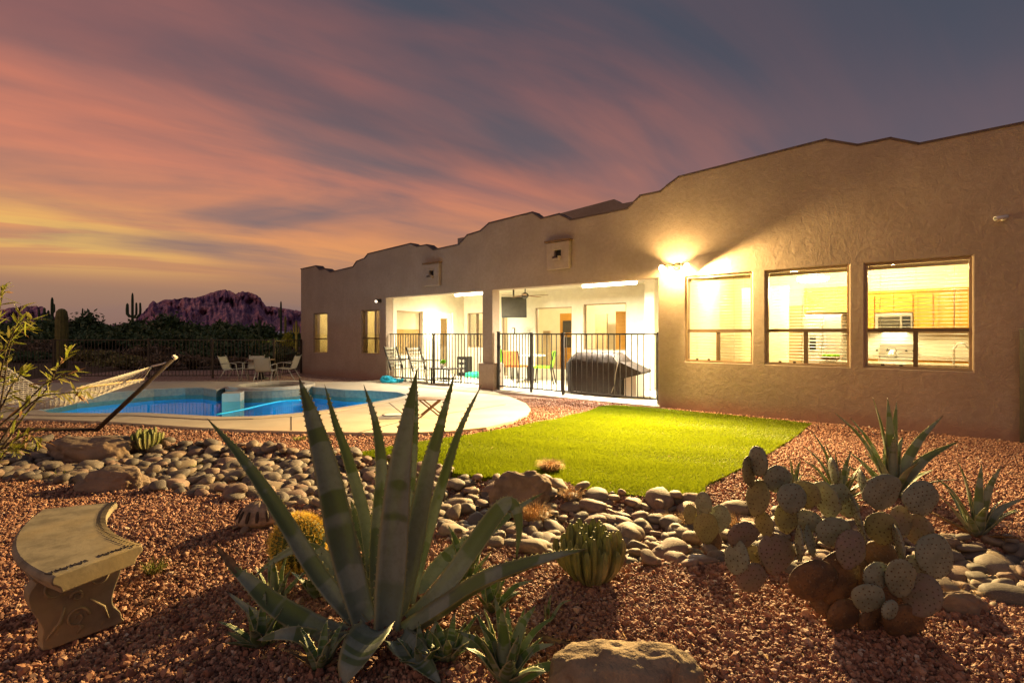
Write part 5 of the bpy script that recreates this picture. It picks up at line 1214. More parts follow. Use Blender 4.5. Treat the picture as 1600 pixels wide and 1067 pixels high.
# added underwater fill lamp to turn the water turquoise, and the vacuum hose
pl_ = thing('pool_fill_lamp', 'added underwater fill lamp that tints the pool water turquoise', 'lamp', (-4.1, 11.3, -.62))
b = MB(); b.lathe([(.11, 0), (.11, .02), (.06, .04), (0, .045)], n=18); b.xform(Matrix.Rotation(PI/2, 4, 'X')); b.build('lens', 'poolfill_lens', pl_, smooth=True)
b = MB(); b.lathe([(.13, -.03), (.13, .012), (.112, .012), (.112, -.03)], n=18); b.xform(Matrix.Rotation(PI/2, 4, 'X')); b.build('rim', 'steel', pl_)
light('POINT', 'pool_fill_light', (0, -.3, 0), 60, (.2, .8, 1.0), pl_, .1)
light('POINT', 'pool_fill_light', (-3.0, -1.0, 0), 60, (.2, .8, 1.0), pl_, .1)  # second added fill light, no lens of its own
hs = MB(); hs.tube(catmull([gp(x, y, WZ) + Vector((0, 0, .004)) for x, y in [(338, 648), (380, 640), (410, 633), (440, 627), (470, 625)]], 20), .018, 6)
tag(hs.build('pool_hose', 'cyan', smooth=True), 'pale blue vacuum hose floating across the pool', 'hose')

# ================================================================= BENCH
BC = Vector((-1.31, 3.35, 0)); RI, RO = 1.045, 1.405; BA0, BA1 = math.radians(-112.5), math.radians(-159.5)
bn = thing('garden_bench', 'curved cast concrete garden bench with scrolled legs at the lower left', 'bench', tuple(BC+Vector((math.cos(-2.37), math.sin(-2.37), 0))*1.22))
bo = bn.location.copy()
def pol(r, a, z): return BC+Vector((r*math.cos(a), r*math.sin(a), z))-bo
zt2, n_ = .425, 30
cs = [(0.016, 0), (.004, -.006), (.0, -.022), (.004, -.034), (.02, -.046), (.03, -.058), (.036, -.08)]
def sect(a, e):
    L = [(RI+d_+(.006), zt2+z) for d_, z in cs]; R_ = [(RO-d_, zt2+z) for d_, z in cs[::-1]]
    return [(r, z) for r, z in L+R_]
vv = []; Ssz = len(cs)*2
for i in range(n_+1):
    a = BA0+(BA1-BA0)*i/n_
    for r, z in sect(a, 0): vv.append(pol(r, a, z))
b = MB(); b.add(vv, [(i*Ssz+j, i*Ssz+(j+1) % Ssz, (i+1)*Ssz+(j+1) % Ssz, (i+1)*Ssz+j) for i in range(n_) for j in range(Ssz)]+[tuple(range(Ssz-1, -1, -1)), tuple(n_*Ssz+j for j in range(Ssz))])
st = b.build('seat', 'concrete', bn, bevel=.006)
# egg-and-dart moulding along the near end and the inner rim
b = MB(); da = BA0-.028
for i in range(13):
    r = RI+.035+i*.0255
    if i == 6: continue
    if i % 2: b.tube([pol(r, da-.020, zt2+.0005), pol(r, da+.004, zt2+.0025)], [.0026, .0016], 5)
    else: b.tube([pol(r+.011*math.cos(q_*PI/6), da-.018+.024*math.sin(q_*PI/6), zt2+.0012) for q_ in range(7)], .0024, 5)
b.build('moulding', 'concrete_shade', st)
b = MB()
for i in range(34):
    a = BA0+(BA1-BA0)*(i+.5)/34; b.tube([pol(RI+.012, a, zt2+.0), pol(RI+.034, a, zt2+.004), pol(RI+.05, a+.004, zt2+.0)], .0045, 5)
b.build('moulding', 'concrete', st)
legprof = [(.065, 0), (.345, 0), (.36, .025), (.35, .06), (.33, .085), (.318, .12), (.325, .165), (.34, .21), (.355, .25), (.352, .29), (.33, .325), (.33, .342), (.02, .342), (.015, .31), (-.012, .27), (-.008, .22), (.012, .17), (.030, .13), (.040, .095), (.036, .06), (.04, .03)]
def bench_leg(ang):
    b = MB(); P = smoothloop(legprof, 3); n = len(P); th_ = .045
    vv = []
    for s_ in (-1, 1):
        for (r, z) in P: vv.append(pol(RI+.01+(.345-r)*.90, ang, max(z, 0))+Vector((-math.sin(ang), math.cos(ang), 0))*th_*s_)
    b.add(vv, [tuple(range(n)), tuple(range(2*n-1, n-1, -1))]+[(i, n+i, n+(i+1) % n, (i+1) % n) for i in range(n)])
    lg = b.build('leg', 'concrete', bn, bevel=.006)
    nrm = Vector((-math.sin(ang), math.cos(ang), 0))*(th_+.002)
    b = MB()
    for s_ in (1, -1):
        for (rc, zc, dr_, k_) in ((.09, .262, 1, 1), (.255, .262, -1, 1), (.17, .10, 1, .8), (.17, .2, -1, .45)):
            pts = [pol(RI+.01+(.345-(rc+dr_*.062*k_*(1-i/26)*math.cos(i*.42))*1)*.90, ang, zc+.062*k_*(1-i/26)*math.sin(i*.42))+nrm*s_ for i in range(24)]
            b.tube(pts, [.007*(1-i/40) for i in range(24)], 5)
        for (r0, z0, r1, z1) in ((.30, .05, .22, .17), (.05, .05, .12, .17), (.17, .03, .17, .075)):
            b.tube([pol(RI+.01+(.345-r0)*.90, ang, z0)+nrm*s_, pol(RI+.01+(.345-(r0+r1)/2-.02)*.90, ang, (z0+z1)/2)+nrm*s_, pol(RI+.01+(.345-r1)*.90, ang, z1)+nrm*s_], [.004, .008, .004], 5)
    b.build('scroll_relief', 'concrete', lg, smooth=True)
bench_leg(math.radians(-126.5)); bench_leg(math.radians(-146))

# ================================================================= ROCKS
rock_meshes = []
def rock_mesh(seed, sub=3, rough=.18, name='river_rock'):
    bm = bmesh.new(); bmesh.ops.create_icosphere(bm, subdivisions=sub, radius=1.0); off = Vector((seed*7.3, seed*1.7, seed*4.1))
    for v in bm.verts:
        p = v.co.normalized(); d = 1+rough*mnoise.noise(p*.9+off)*1.6+rough*.35*mnoise.noise(p*2.3+off)
        q = Vector([math.copysign(abs(c)**.86, c) for c in p]); v.co = q*d
    me = bpy.data.meshes.new(name); bm.to_mesh(me); bm.free(); me.polygons.foreach_set('use_smooth', [True]*len(me.polygons)); return me
base_rocks = [rock_mesh(i) for i in range(9)]
def boulder(label, px0, px1, ybase, ytop, mat, seed, cat='boulder', dep=.7, rz=0.0, rough=.3, sink=.25, sub=5):
    p = gp((px0+px1)/2, ybase); w = (px1-px0)/F*p.y/2; yc = p.y+w*dep*.6
    hgt = (ybase-ytop)/F*p.y - 0*dep
    hgt = max(.05, H-(ytop-HY)/F*(yc)) if ytop > HY else hgt
    bm = bmesh.new(); bmesh.ops.create_icosphere(bm, subdivisions=sub, radius=1.0); off = Vector((seed*3.3, seed, seed*2.1))
    for v in bm.verts:
        q = v.co.normalized(); d = 1+rough*mnoise.noise(q*1.1+off)+rough*.45*mnoise.noise(q*2.7+off)+rough*.22*mnoise.noise(q*7+off)+rough*.1*mnoise.noise(q*19+off)
        c = Vector([math.copysign(abs(x)**.8, x) for x in q])*d
        v.co = Vector((c.x*w, c.y*w*dep, c.z*hgt))
    me = bpy.data.meshes.new('boulder'); bm.to_mesh(me); bm.free(); me.polygons.foreach_set('use_smooth', [True]*len(me.polygons)); me.materials.append(M[mat])
    o = bpy.data.objects.new('boulder', me); COL.objects.link(o); o.location = ((px0+px1)/2*0+p.x*(yc/p.y), yc, -.02); o.rotation_euler = (0, 0, rz)
    tag(o, label, cat); return (o.location.x, o.location.y, max(w, w*dep))
bl = []
bl.append(boulder('big pale sandstone boulder at the bottom right of the large agave', 862, 1092, 1100, 994, 'boulder', 1, dep=.52, rough=.22))
bl.append(boulder('brown boulder at the lawn edge beside the dry grass tuft', 770, 862, 778, 733, 'boulder2', 2, dep=.55))
bl.append(boulder('long dark boulder on the far creek bank at the foot of the hammock pole', 84, 206, 708, 677, 'boulder2', 3, dep=.5))
bl.append(boulder('low brown boulder on the near creek bank behind the bench', 124, 232, 762, 731, 'boulder2', 4, dep=.45))
bl.append(boulder('long flat grey boulder at the lower right of the prickly pear', 1442, 1536, 962, 917, 'boulder2', 5, dep=.4, rz=-.2))
bl.append(boulder('squarish pale stone at the front corner of the lawn', 1061, 1100, 787, 767, 'boulder2', 6, dep=.7, rough=.12, sub=3))
bl.append(boulder('dark boulder half hidden behind the right agaves', 1455, 1500, 850, 832, 'boulder2', 8, dep=.7))

# river rocks: dart throwing inside the bed
rr = []; rng = np.random.RandomState(11)
bxs = np.array([p[0] for p in bed]); bys = np.array([p[1] for p in bed])
def throw(nt, smin, smax, tight, layer, prev):
    X = rng.uniform(max(bxs.min(), -6.6), min(bxs.max(), 4.2), nt); Y = rng.uniform(bys.min(), bys.max(), nt)
    ok = inpoly(X, Y, bed) & (np.abs(X) < Y*1.12+.3); X, Y = X[ok], Y[ok]; out_ = []
    S = smin+(smax-smin)*rng.rand(len(X))**1.7
    P = np.array([(p[0], p[1], p[2]) for p in prev]).reshape(-1, 3)
    for x, y, s in zip(X, Y, S):
        s2 = s*(0.72+.28*min(1, y/5.0))
        if len(P) and (np.hypot(P[:, 0]-x, P[:, 1]-y) < (P[:, 2]+s2)*tight).any(): continue
        if any((x-q_[0])**2+((y-q_[1])*1.0)**2 < (q_[2]*.8+s2*.6)**2 for q_ in bl): continue
        P = np.vstack([P, (x, y, s2)]); out_.append((x, y, s2, layer))
    return out_
L0 = throw(1300, .075, .125, .76, 0, []); L0 += throw(5500, .045, .078, .76, 0, L0)
L1 = throw(2600, .045, .085, .98, 1, []); L0b = throw(7000, .022, .042, .78, 0, L0)
allr = []
for (x, y, s, l) in L0+L1+L0b:
    z = gzs(x, y); sx_, sy_, sz_ = s*random.uniform(.95, 1.3), s*random.uniform(.75, 1.0), s*random.uniform(.40, .66)
    zc = z + (sz_*.5 if l == 0 else .035+sz_*.6)
    allr.append((x, y, zc, sx_, sy_, sz_, l))
allr.sort(key=lambda r: -(r[3]*r[5]*(1.4 if r[6] else 1)/(r[1]**2)))
CN = {'rock_grey': 'grey', 'rock_tan': 'tan', 'rock_rose': 'rosy brown'}
mats_v = {}
for k_ in CN:
    mats_v[k_] = []
    for me in base_rocks:
        m2 = me.copy(); m2.materials.append(M[k_]); mats_v[k_].append(m2)
def zone(x, y):
    px = 800+x/y*F
    for lim, nm_ in ((130, 'at the far left'), (250, 'behind the bench'), (400, 'left of the tortoise'), (560, 'behind the tortoise'), (720, 'behind the large agave'), (860, 'by the brown boulder'), (1000, 'beside the clump cactus'), (1110, 'at the lawn corner'), (1400, 'behind the prickly pear')):
        if px < lim: return nm_
    return 'below the dark agave'
def bank(x, y):
    px = 800+x/y*F; t_ = np.array([(p[0], p[1]) for p in bed_px[:23]]); n_ = np.array([(p[0], p[1]) for p in bed_px[23:]][::-1])
    ft_, fn = np.interp(px, t_[:, 0], t_[:, 1]), np.interp(px, n_[:, 0], n_[:, 1]); yy = HY+F*H/y; k = (yy-ft_)/(fn-ft_)
    return 'far edge' if k < .25 else ('upper middle' if k < .5 else ('lower middle' if k < .77 else 'near edge'))
rest = MB(); restv = {k_: MB() for k_ in CN}
for i, (x, y, z, a_, b2_, c_, l) in enumerate(allr):
    k_ = random.choices(list(CN), (5, 2.6, 2.4))[0]; me = random.choice(mats_v[k_])
    rot = (random.uniform(-.35, .35), random.uniform(-.35, .35), random.uniform(0, 6.28))
    if i < 300:
        o = bpy.data.objects.new('river_rock', me); COL.objects.link(o); o.location = (x, y, z); o.rotation_euler = rot; o.scale = (a_, b2_, c_)
        zn = zone(x, y); bk = bank(x, y); sz = 'large' if a_ > .115 else ('medium' if a_ > .085 else 'small')
        sp_n = 'flat' if c_/a_ < .43 else ('round' if c_/a_ > .56 else 'oval')
        tag(o, f'{sz} {sp_n} {CN[k_]} river rock, {bk} of creek bed, {zn}', 'rock', f'{sz} {sp_n} {CN[k_]} river rocks, {bk}, {zn}')
    else:
        bmm = base_small = None
        restv[k_].add([], [])
        Mx = Matrix.LocRotScale(Vector((x, y, z)), None, None) @ (Matrix.Rotation(rot[2], 4, 'Z') @ Matrix.Rotation(rot[1], 4, 'Y') @ Matrix.Rotation(rot[0], 4, 'X')) @ Matrix.Diagonal((a_, b2_, c_, 1))
        sm_ = SM[i % 6] if 'SM' in globals() else None
        if sm_ is None:
            SM = [rock_mesh(20+q_, 2) for q_ in range(6)]; SMD = [([v.co.copy() for v in m_.vertices], [tuple(p_.vertices) for p_ in m_.polygons]) for m_ in SM]; sm_ = SM[0]
        vs_, fs_ = SMD[i % 6]; restv[k_].add([Mx @ v for v in vs_], fs_)
allm = MB(); mlist = []
for qi, k_ in enumerate(CN):
    allm.cur = qi; allm.add(restv[k_].v, restv[k_].f); mlist.append(k_)
tag(allm.build('creek_stones', [M[k_] for k_ in mlist], smooth=True), 'smaller mixed river stones filling the dry creek bed', 'stones', kind='stuff')

# tortoise statue
p = gp(403, 828); tt = thing('tortoise_statue', 'stone tortoise ornament on the gravel beside the golden barrel cactus', 'statue', (p.x, p.y+.05, .0), .5)
b = MB(); vv = []; nr = 12; nc2 = 40
for i in range(nr+1):
    v_ = i/nr; 
    for j in range(nc2):
        a = 2*PI*j/nc2; r = math.cos(v_*PI/2)**.75*(1+.03*math.cos(a*10)*(1-v_)); rr_ = 1+(.06 if .05 < v_ < .2 else 0)
        vv.append((.155*r*rr_*math.cos(a), .115*r*rr_*math.sin(a), .045+.145*math.sin(v_*PI/2)+.004*math.cos(a*10)))
b.add(vv, [(i*nc2+j, i*nc2+(j+1) % nc2, (i+1)*nc2+(j+1) % nc2, (i+1)*nc2+j) for i in range(nr) for j in range(nc2)]+[tuple(range(nc2-1, -1, -1))]); b.build('shell', 'shell', tt, smooth=True)
for i in range(14):
    a = 2*PI*i/14; b = MB(); pts = []
    for k_ in range(4):
        v_ = .12+.12*k_; r = math.cos(v_*PI/2)**.75; pts.append((.160*r*math.cos(a), .120*r*math.sin(a), .048+.145*math.sin(v_*PI/2)))
    b.tube(pts, [.010, .013, .012, .006], 5); b.build('shell_stripe', 'shell_dark', tt)
b = MB(); b.lathe([(.01, -.05), (.10, -.04), (.13, 0), (.10, .03), (.0, .04)], c=(0, 0, .045), n=24); b.v = [(v[0]*1.1, v[1]*.85, v[2]) for v in b.v]; b.build('belly', 'skin', tt, smooth=True)
b = MB(); b.tube([(.12, 0, .05), (.17, 0, .075), (.205, 0, .085), (.225, 0, .08)], [.028, .026, .03, .012], 10); b.build('head', 'skin', tt, smooth=True)
for sx_, sy_ in ((.1, .085), (.1, -.085), (-.1, .08), (-.1, -.08)):
    b = MB(); b.tube([(sx_*.8, sy_*.8, .05), (sx_*1.15, sy_*1.15, .02), (sx_*1.25, sy_*1.2, .0)], [.03, .027, .024], 8); b.build('leg', 'skin', tt, smooth=True)
b = MB(); b.tube([(-.14, 0, .04), (-.18, 0, .02)], [.012, .004], 6); b.build('tail', 'skin', tt)

# ================================================================= SUCCULENTS
WPROF = ([0, .06, .2, .35, .55, .72, .86, .95, 1], [.86, .80, .94, .95, .76, .53, .30, .13, .012])
def leaf_geo(ctrl, wmax, thick, nhint, seg=22, teeth=True, fold=.32, tooth=.008, twist=0.0, rs=random):
    P = catmull(ctrl, seg); v = []; f = []; al = []; ed = []; C = 7
    for i, p in enumerate(P):
        t = i/seg; T_ = (P[min(i+1, seg)]-P[max(i-1, 0)]).normalized()
        N = (Vector(nhint)-T_*Vector(nhint).dot(T_))
        N = N.normalized() if N.length > 1e-4 else Vector((0, -1, 0))
        S = T_.cross(N).normalized()
        if twist: Rm = Matrix.Rotation(twist*t, 3, T_); N = Rm @ N; S = Rm @ S
        w = np.interp(t, *WPROF)*wmax/2; th = thick*(1-.85*t)*(.6+.4*min(1, (1-t)*4)); fo = fold*(1-.3*t)
        for j in range(C):            # top surface (channelled)
            u = -1+2*j/(C-1); v.append(p+S*u*w+N*(abs(u)**1.6*w*fo)); al.append(t); ed.append(abs(u))
        for j in range(C-1, -1, -1):  # underside (keeled)
            u = -1+2*j/(C-1); v.append(p+S*u*w*.985+N*(abs(u)**1.6*w*fo)-N*th*(1-abs(u)**2.2)-N*.0012); al.append(t); ed.append(abs(u))
    n = 2*C
    for i in range(seg):
        for j in range(n): f.append((i*n+j, i*n+(j+1) % n, (i+1)*n+(j+1) % n, (i+1)*n+j))
    f.append(tuple(range(n-1, -1, -1))); f.append(tuple(seg*n+j for j in range(n)))
    if teeth:
        L = sum((P[i+1]-P[i]).length for i in range(seg)); nt = int(L/.032)
        for side in (0, C-1):
            for k in range(nt):
                t = (k+.5+rs.uniform(-.2, .2))/nt
                if t < .08 or t > .93: continue
                i = min(int(t*seg), seg-1); fr_ = t*seg-i
                a = v[i*n+side].lerp(v[(i+1)*n+side], fr_); T_ = (P[i+1]-P[i]).normalized(); c = P[i].lerp(P[i+1], fr_); o_ = (a-c).normalized()
                q = len(v); tl = tooth*rs.uniform(.6, 1.2)
                v += [a-T_*tl*.8-o_*.001, a+T_*tl*.8-o_*.001, a+o_*tl+T_*tl*.3, a-N*.003]; al += [t]*4; ed += [1]*4
                f += [(q, q+1, q+2), (q, q+2, q+3), (q+1, q+3, q+2)]
    return v, f, al, ed
def leaf_obj(name, parent, origin, mat, *a, **k):
    v, f, al, ed = leaf_geo(*a, **k)
    me = bpy.data.meshes.new(name); me.from_pydata([tuple(x-origin) for x in v], [], f)
    for nm_, dat in (('along', al), ('edge', ed)):
        at_ = me.attributes.new(nm_, 'FLOAT', 'POINT'); at_.data.foreach_set('value', dat)
    me.polygons.foreach_set('use_smooth', [True]*len(me.polygons)); me.materials.append(M[mat])
    o = bpy.data.objects.new(name, me); COL.objects.link(o); o.parent = parent; return o
AG = gp(598, 972); AGO = Vector((AG.x, AG.y, 0)); ZA = AG.y
ag = thing('large_agave', 'huge blue-green agave with tall toothed leaves in the centre foreground', 'agave', tuple(AGO))
# each leaf: control points (px, py, depth offset from the plant's heart), width px, extra
main = [
    ([(585, 1000, -.05), (505, 908, .0), (430, 790, .05), (375, 712, .10), (323, 653, .14)], 28, 'agave'),
    ([(578, 1000, -.05), (541, 870, .02), (512, 740, .04), (487, 650, .05), (467, 590, .06)], 46, 'agave'),
    ([(585, 940, .12), (572, 820, .2), (545, 720, .22), (524, 660, .24), (507, 600, .26)], 21, 'agave'),
    ([(588, 960, .08), (590, 850, .15), (597, 740, .17), (588, 665, .18), (568, 600, .2)], 25, 'agave'),
    ([(606, 1005, -.1), (615, 900, -.06), (625, 760, -.05), (637, 665, -.05), (652, 576, -.05)], 50, 'agave'),
    ([(622, 950, .1), (636, 820, .14), (646, 720, .16), (650, 650, .16), (651, 588, .16)], 19, 'agave'),
    ([(615, 1000, .0), (646, 870, .06), (668, 750, .08), (688, 670, .1), (711, 582, .12)], 36, 'agave'),
    ([(640, 950, .12), (665, 850, .2), (694, 750, .24), (720, 670, .27), (753, 600, .3)], 23, 'agave'),
    ([(605, 1005, -.08), (690, 925, .0), (745, 850, .02), (783, 797, .02), (803, 790, .0), (812, 822, -.02), (806, 880, -.04)], 34, 'agave'),
    ([(650, 960, .2), (720, 880, .3), (780, 818, .36), (815, 790, .4), (852, 768, .44)], 18, 'agave'),
    ([(600, 1012, -.12), (690, 958, -.2), (760, 912, -.28), (840, 880, -.34), (918, 857, -.4)], 50, 'agave'),
    ([(560, 1000, -.08), (500, 985, -.12), (430, 945, -.14), (385, 905, -.14), (352, 880, -.12)], 36, 'agave'),
    ([(372, 893, -.13), (358, 876, -.12), (345, 862, -.11), (336, 846, -.10)], 11, 'agave_dry'),
    ([(565, 965, .1), (535, 910, .16), (498, 862, .2), (462, 858, .2), (425, 878, .16), (392, 905, .12)], 21, 'agave'),
    ([(590, 985, -.2), (572, 1010, -.34), (548, 1050, -.45), (520, 1110, -.5)], 60, 'agave'),
    ([(560, 1010, -.1), (480, 1000, -.14), (420, 975, -.12), (352, 922, -.05)], 28, 'agave'),
    ([(555, 1015, -.15), (470, 1025, -.2), (410, 1010, -.2), (350, 985, -.18)], 28, 'agave'),
    ([(640, 1010, -.2), (700, 1005, -.3), (745, 1010, -.36), (800, 1000, -.42)], 36, 'agave'),
    ([(620, 1000, -.25), (650, 1030, -.4), (690, 1070, -.5)], 44, 'agave'),
    ([(600, 940, .2), (585, 880, .35), (560, 820, .42), (548, 780, .45)], 28, 'agave'),
    ([(650, 930, .25), (690, 880, .38), (720, 850, .45), (745, 835, .5)], 28, 'agave'),
    ([(570, 1020, -.2), (510, 1040, -.3), (440, 1045, -.34), (370, 1062, -.36)], 30, 'agave_dry'),
    ([(560, 1020, -.2), (500, 1060, -.35), (420, 1070, -.42)], 28, 'agave_dry'),
    ([(650, 1015, -.1), (720, 990, -.12), (800, 985, -.2), (868, 1002, -.3), (900, 1005, -.34)], 15, 'agave_dry'),
    ([(575, 955, .1), (552, 905, .22), (530, 860, .26), (512, 838, .27), (500, 858, .25)], 20, 'agave'),
    ([(605, 940, .15), (622, 880, .3), (640, 830, .36), (655, 800, .38)], 24, 'agave'),
    ([(575, 1000, -.1), (515, 1005, -.2), (455, 990, -.28), (400, 1000, -.3)], 30, 'agave'),
    ([(655, 985, .05), (715, 965, .1), (775, 960, .12), (830, 975, .1)], 26, 'agave'),
]
for cps, w, mt in main:
    pts = [wp(x, y, ZA+d) for x, y, d in cps]
    mid = pts[len(pts)//2]; axh = Vector((AGO.x, AGO.y, mid.z+.5))-mid; axh = axh.normalized()
    nh = axh*.55+Vector((0, -1, .25))
    if cps[-1][2] < -.3: nh = axh*1.0+Vector((0, -.45, .4))
    leaf_obj('leaf', ag, AGO, mt, pts, w/F*ZA, .018 if mt == 'agave' else .006, nh, seg=26, fold=.58 if mt == 'agave' else .8, tooth=.0085)
b = MB(); b.lathe([(.07, -.02), (.08, .0), (.05, .02), (.0, .03)], n=16); b.build('heart', 'agave_dry', ag)

def rosette(name, label, base, tips, n_extra, hgt, spread, seed, group=None, w=.05, mat='agave', teeth=True, curl=.2, tooth=.006, dryn=0, seg=14):
    """agave: explicit leaves whose tips are given as (px,py,depth offset,width m) plus a filler rosette"""
    o = Vector((base[0], base[1], gzs(base[0], base[1]) if base[1] < 8 else 0)); t = thing(name, label, 'agave', tuple(o), 0, group); rs = random.Random(seed)
    for (px, py, dd, ww) in tips:
        tip = wp(px, py, o.y+dd); d = tip-o; m1 = o+Vector((d.x*.22, d.y*.22, d.z*.35)); m2 = o+Vector((d.x*.55, d.y*.55, d.z*.68+.02))
        hor = Vector((d.x, d.y, 0)); nh = (-hor.normalized() if hor.length > .02 else Vector((0, -1, 0)))*.6+Vector((0, -.7, .6))
        leaf_obj('leaf', t, o, mat, [o+Vector((0, 0, .01)), m1, m2, tip], ww, .014, nh, seg=seg+4, tooth=tooth, teeth=teeth)
    for i in range(n_extra):
        a = i*2.399+rs.uniform(-.2, .2)+seed; k = (i+.5)/n_extra; el = math.radians(82-62*k+rs.uniform(-8, 8)); L = hgt*rs.uniform(.75, 1.05)*(1-.15*k)
        dr = Vector((math.cos(a), math.sin(a), 0)); q0 = o+dr*.02+Vector((0, 0, .015)); p1 = q0+(dr*math.cos(el)*spread+Vector((0, 0, math.sin(el))))*L*.35
        p2 = p1+(dr*math.cos(el)*spread+Vector((0, 0, math.sin(el))))*L*.35; p3 = p2+(dr*(math.cos(el)+curl)*spread+Vector((0, 0, math.sin(el)-curl*rs.uniform(-.5, 1.2))))*L*.32
        leaf_obj('leaf', t, o, 'agave_dry' if i >= n_extra-dryn else mat, [q0, p1, p2, p3], w*rs.uniform(.8, 1.15), .012, -dr*.8+Vector((0, 0, .7)), seg=seg, teeth=teeth, tooth=tooth, rs=rs)
    b = MB(); b.lathe([(w*.5, -.02), (w*.6, .02), (w*.3, .05), (0, .06)], n=10); b.build('heart', mat if False else 'agave_dry', t)
    return t
PG = 'agave pups around the large agave'
g = gp(465, 975); rosette('agave_pup', 'pup with upright leaves just left of the large agave heart', (g.x, g.y+.25), [], 11, .30, .55, 3, PG, w=0.057, mat='agave_pup')
g = gp(415, 960); rosette('agave_pup', 'leftmost pup beneath the drooping left leaf', (g.x, g.y+.1), [], 8, .26, .8, 5, PG, w=0.047, mat='agave_pup')
g = gp(520, 905); rosette('agave_pup', 'pup behind the tall left leaf of the large agave', (g.x, g.y), [], 9, .26, .6, 8, PG, w=0.047, mat='agave_pup')
g = gp(725, 925); rosette('agave_pup', 'pup right behind the large agave under the bent leaf', (g.x, g.y+.1), [(700, 820, .05, 0.054), (735, 830, .1, 0.047), (768, 838, .1, 0.054)], 10, .28, .7, 11, PG, w=0.057, mat='agave_pup')
g = gp(770, 955); rosette('agave_pup', 'pup under the long right leaf of the large agave', (g.x, g.y), [(745, 880, .0, 0.041), (790, 905, .05, 0.041), (835, 905, .05, 0.041)], 9, .22, .8, 13, PG, w=0.047, mat='agave_pup')
g = gp(790, 1075); rosette('agave_pup', 'upright pup in the bottom foreground left of the pale boulder', (g.x, g.y), [(772, 930, .0, 0.061), (838, 945, .02, 0.068), (712, 985, -.05, 0.047), (748, 975, -.03, 0.041), (870, 960, .05, 0.041), (868, 1005, -.05, 0.054), (915, 1040, .0, 0.054)], 13, .30, .7, 17, PG, w=0.061, mat='agave_pup')
g = gp(855, 975); rosette('agave_pup', 'tiny pale two-leaved pup on the gravel above the pale boulder', (g.x, g.y), [(862, 928, .0, .022), (895, 936, .02, .02), (850, 945, -.02, .02)], 0, .1, .6, 19, PG, w=.02, seg=8, teeth=False, mat='agave_pup')
g = gp(405, 1012); rosette('agave_pup', 'low dark pup at the far left foot of the large agave', (g.x, g.y), [], 11, .2, 1.0, 33, PG, w=.045, mat='agave_pup')
g = gp(500, 1050); rosette('agave_pup', 'pup in the shade before the large agave at its left', (g.x, g.y), [], 10, .17, 1.1, 37, PG, w=.045, dryn=3, mat='agave_pup')
g = gp(700, 1040); rosette('agave_pup', 'dark pup between the pale boulder and the big front leaf', (g.x, g.y), [], 11, .2, .9, 39, PG, w=.045, mat='agave_pup')
g = gp(560, 930); rosette('agave_pup', 'upright pup seen between the tall leaves near the heart', (g.x, g.y+.15), [], 9, .3, .5, 41, PG, w=.045, mat='agave_pup')
g = gp(640, 1050); rosette('agave_pup', 'dark small pup in the shade at the foot of the large agave', (g.x+.05, g.y), [], 9, .16, 1.0, 21, PG, w=0.047, mat='agave_pup')
# agaves at right
g = gp(1393, 775); rosette('agave', 'tall agave with upright leaves behind the prickly pear', (g.x, g.y), [(1364, 621, .0, 0.107), (1387, 621, .06, 0.107), (1401, 627, .12, 0.076), (1303, 643, .1, 0.089), (1328, 652, .2, 0.076), (1474, 649, .05, 0.094), (1499, 689, -.05, 0.107), (1440, 690, .2, 0.063), (1350, 705, .2, 0.050), (1420, 705, .3, 0.063)], 18, .52, 1.05, 23, w=0.089, mat='agave_dark')
g = gp(1318, 785); rosette('agave', 'mid-size agave spreading just left of the tall one', (g.x, g.y+.05), [(1253, 694, .0, 0.051), (1268, 672, .05, 0.058), (1288, 690, .0, 0.051), (1304, 700, -.05, 0.051), (1330, 705, .0, 0.051), (1250, 715, .1, 0.045)], 26, .34, .95, 27, w=0.054, mat='agave_dark')
g = gp(1240, 770); rosette('agave', 'small agave at the gravel edge right of the lawn', (g.x, g.y), [(1233, 711, .0, 0.048), (1222, 724, .0, 0.045), (1252, 718, .0, 0.045)], 7, .2, .8, 29, w=0.045, mat='agave_dark')
g = gp(1526, 838); rosette('agave', 'dark agave at the right edge among the river rocks', (g.x, g.y), [(1495, 717, .0, 0.069), (1534, 724, .05, 0.063), (1565, 728, .0, 0.063), (1455, 741, -.05, 0.069), (1601, 778, .0, 0.063), (1550, 745, .1, 0.050)], 12, .34, 1.1, 31, w=0.063, dryn=3, mat='agave_dark')

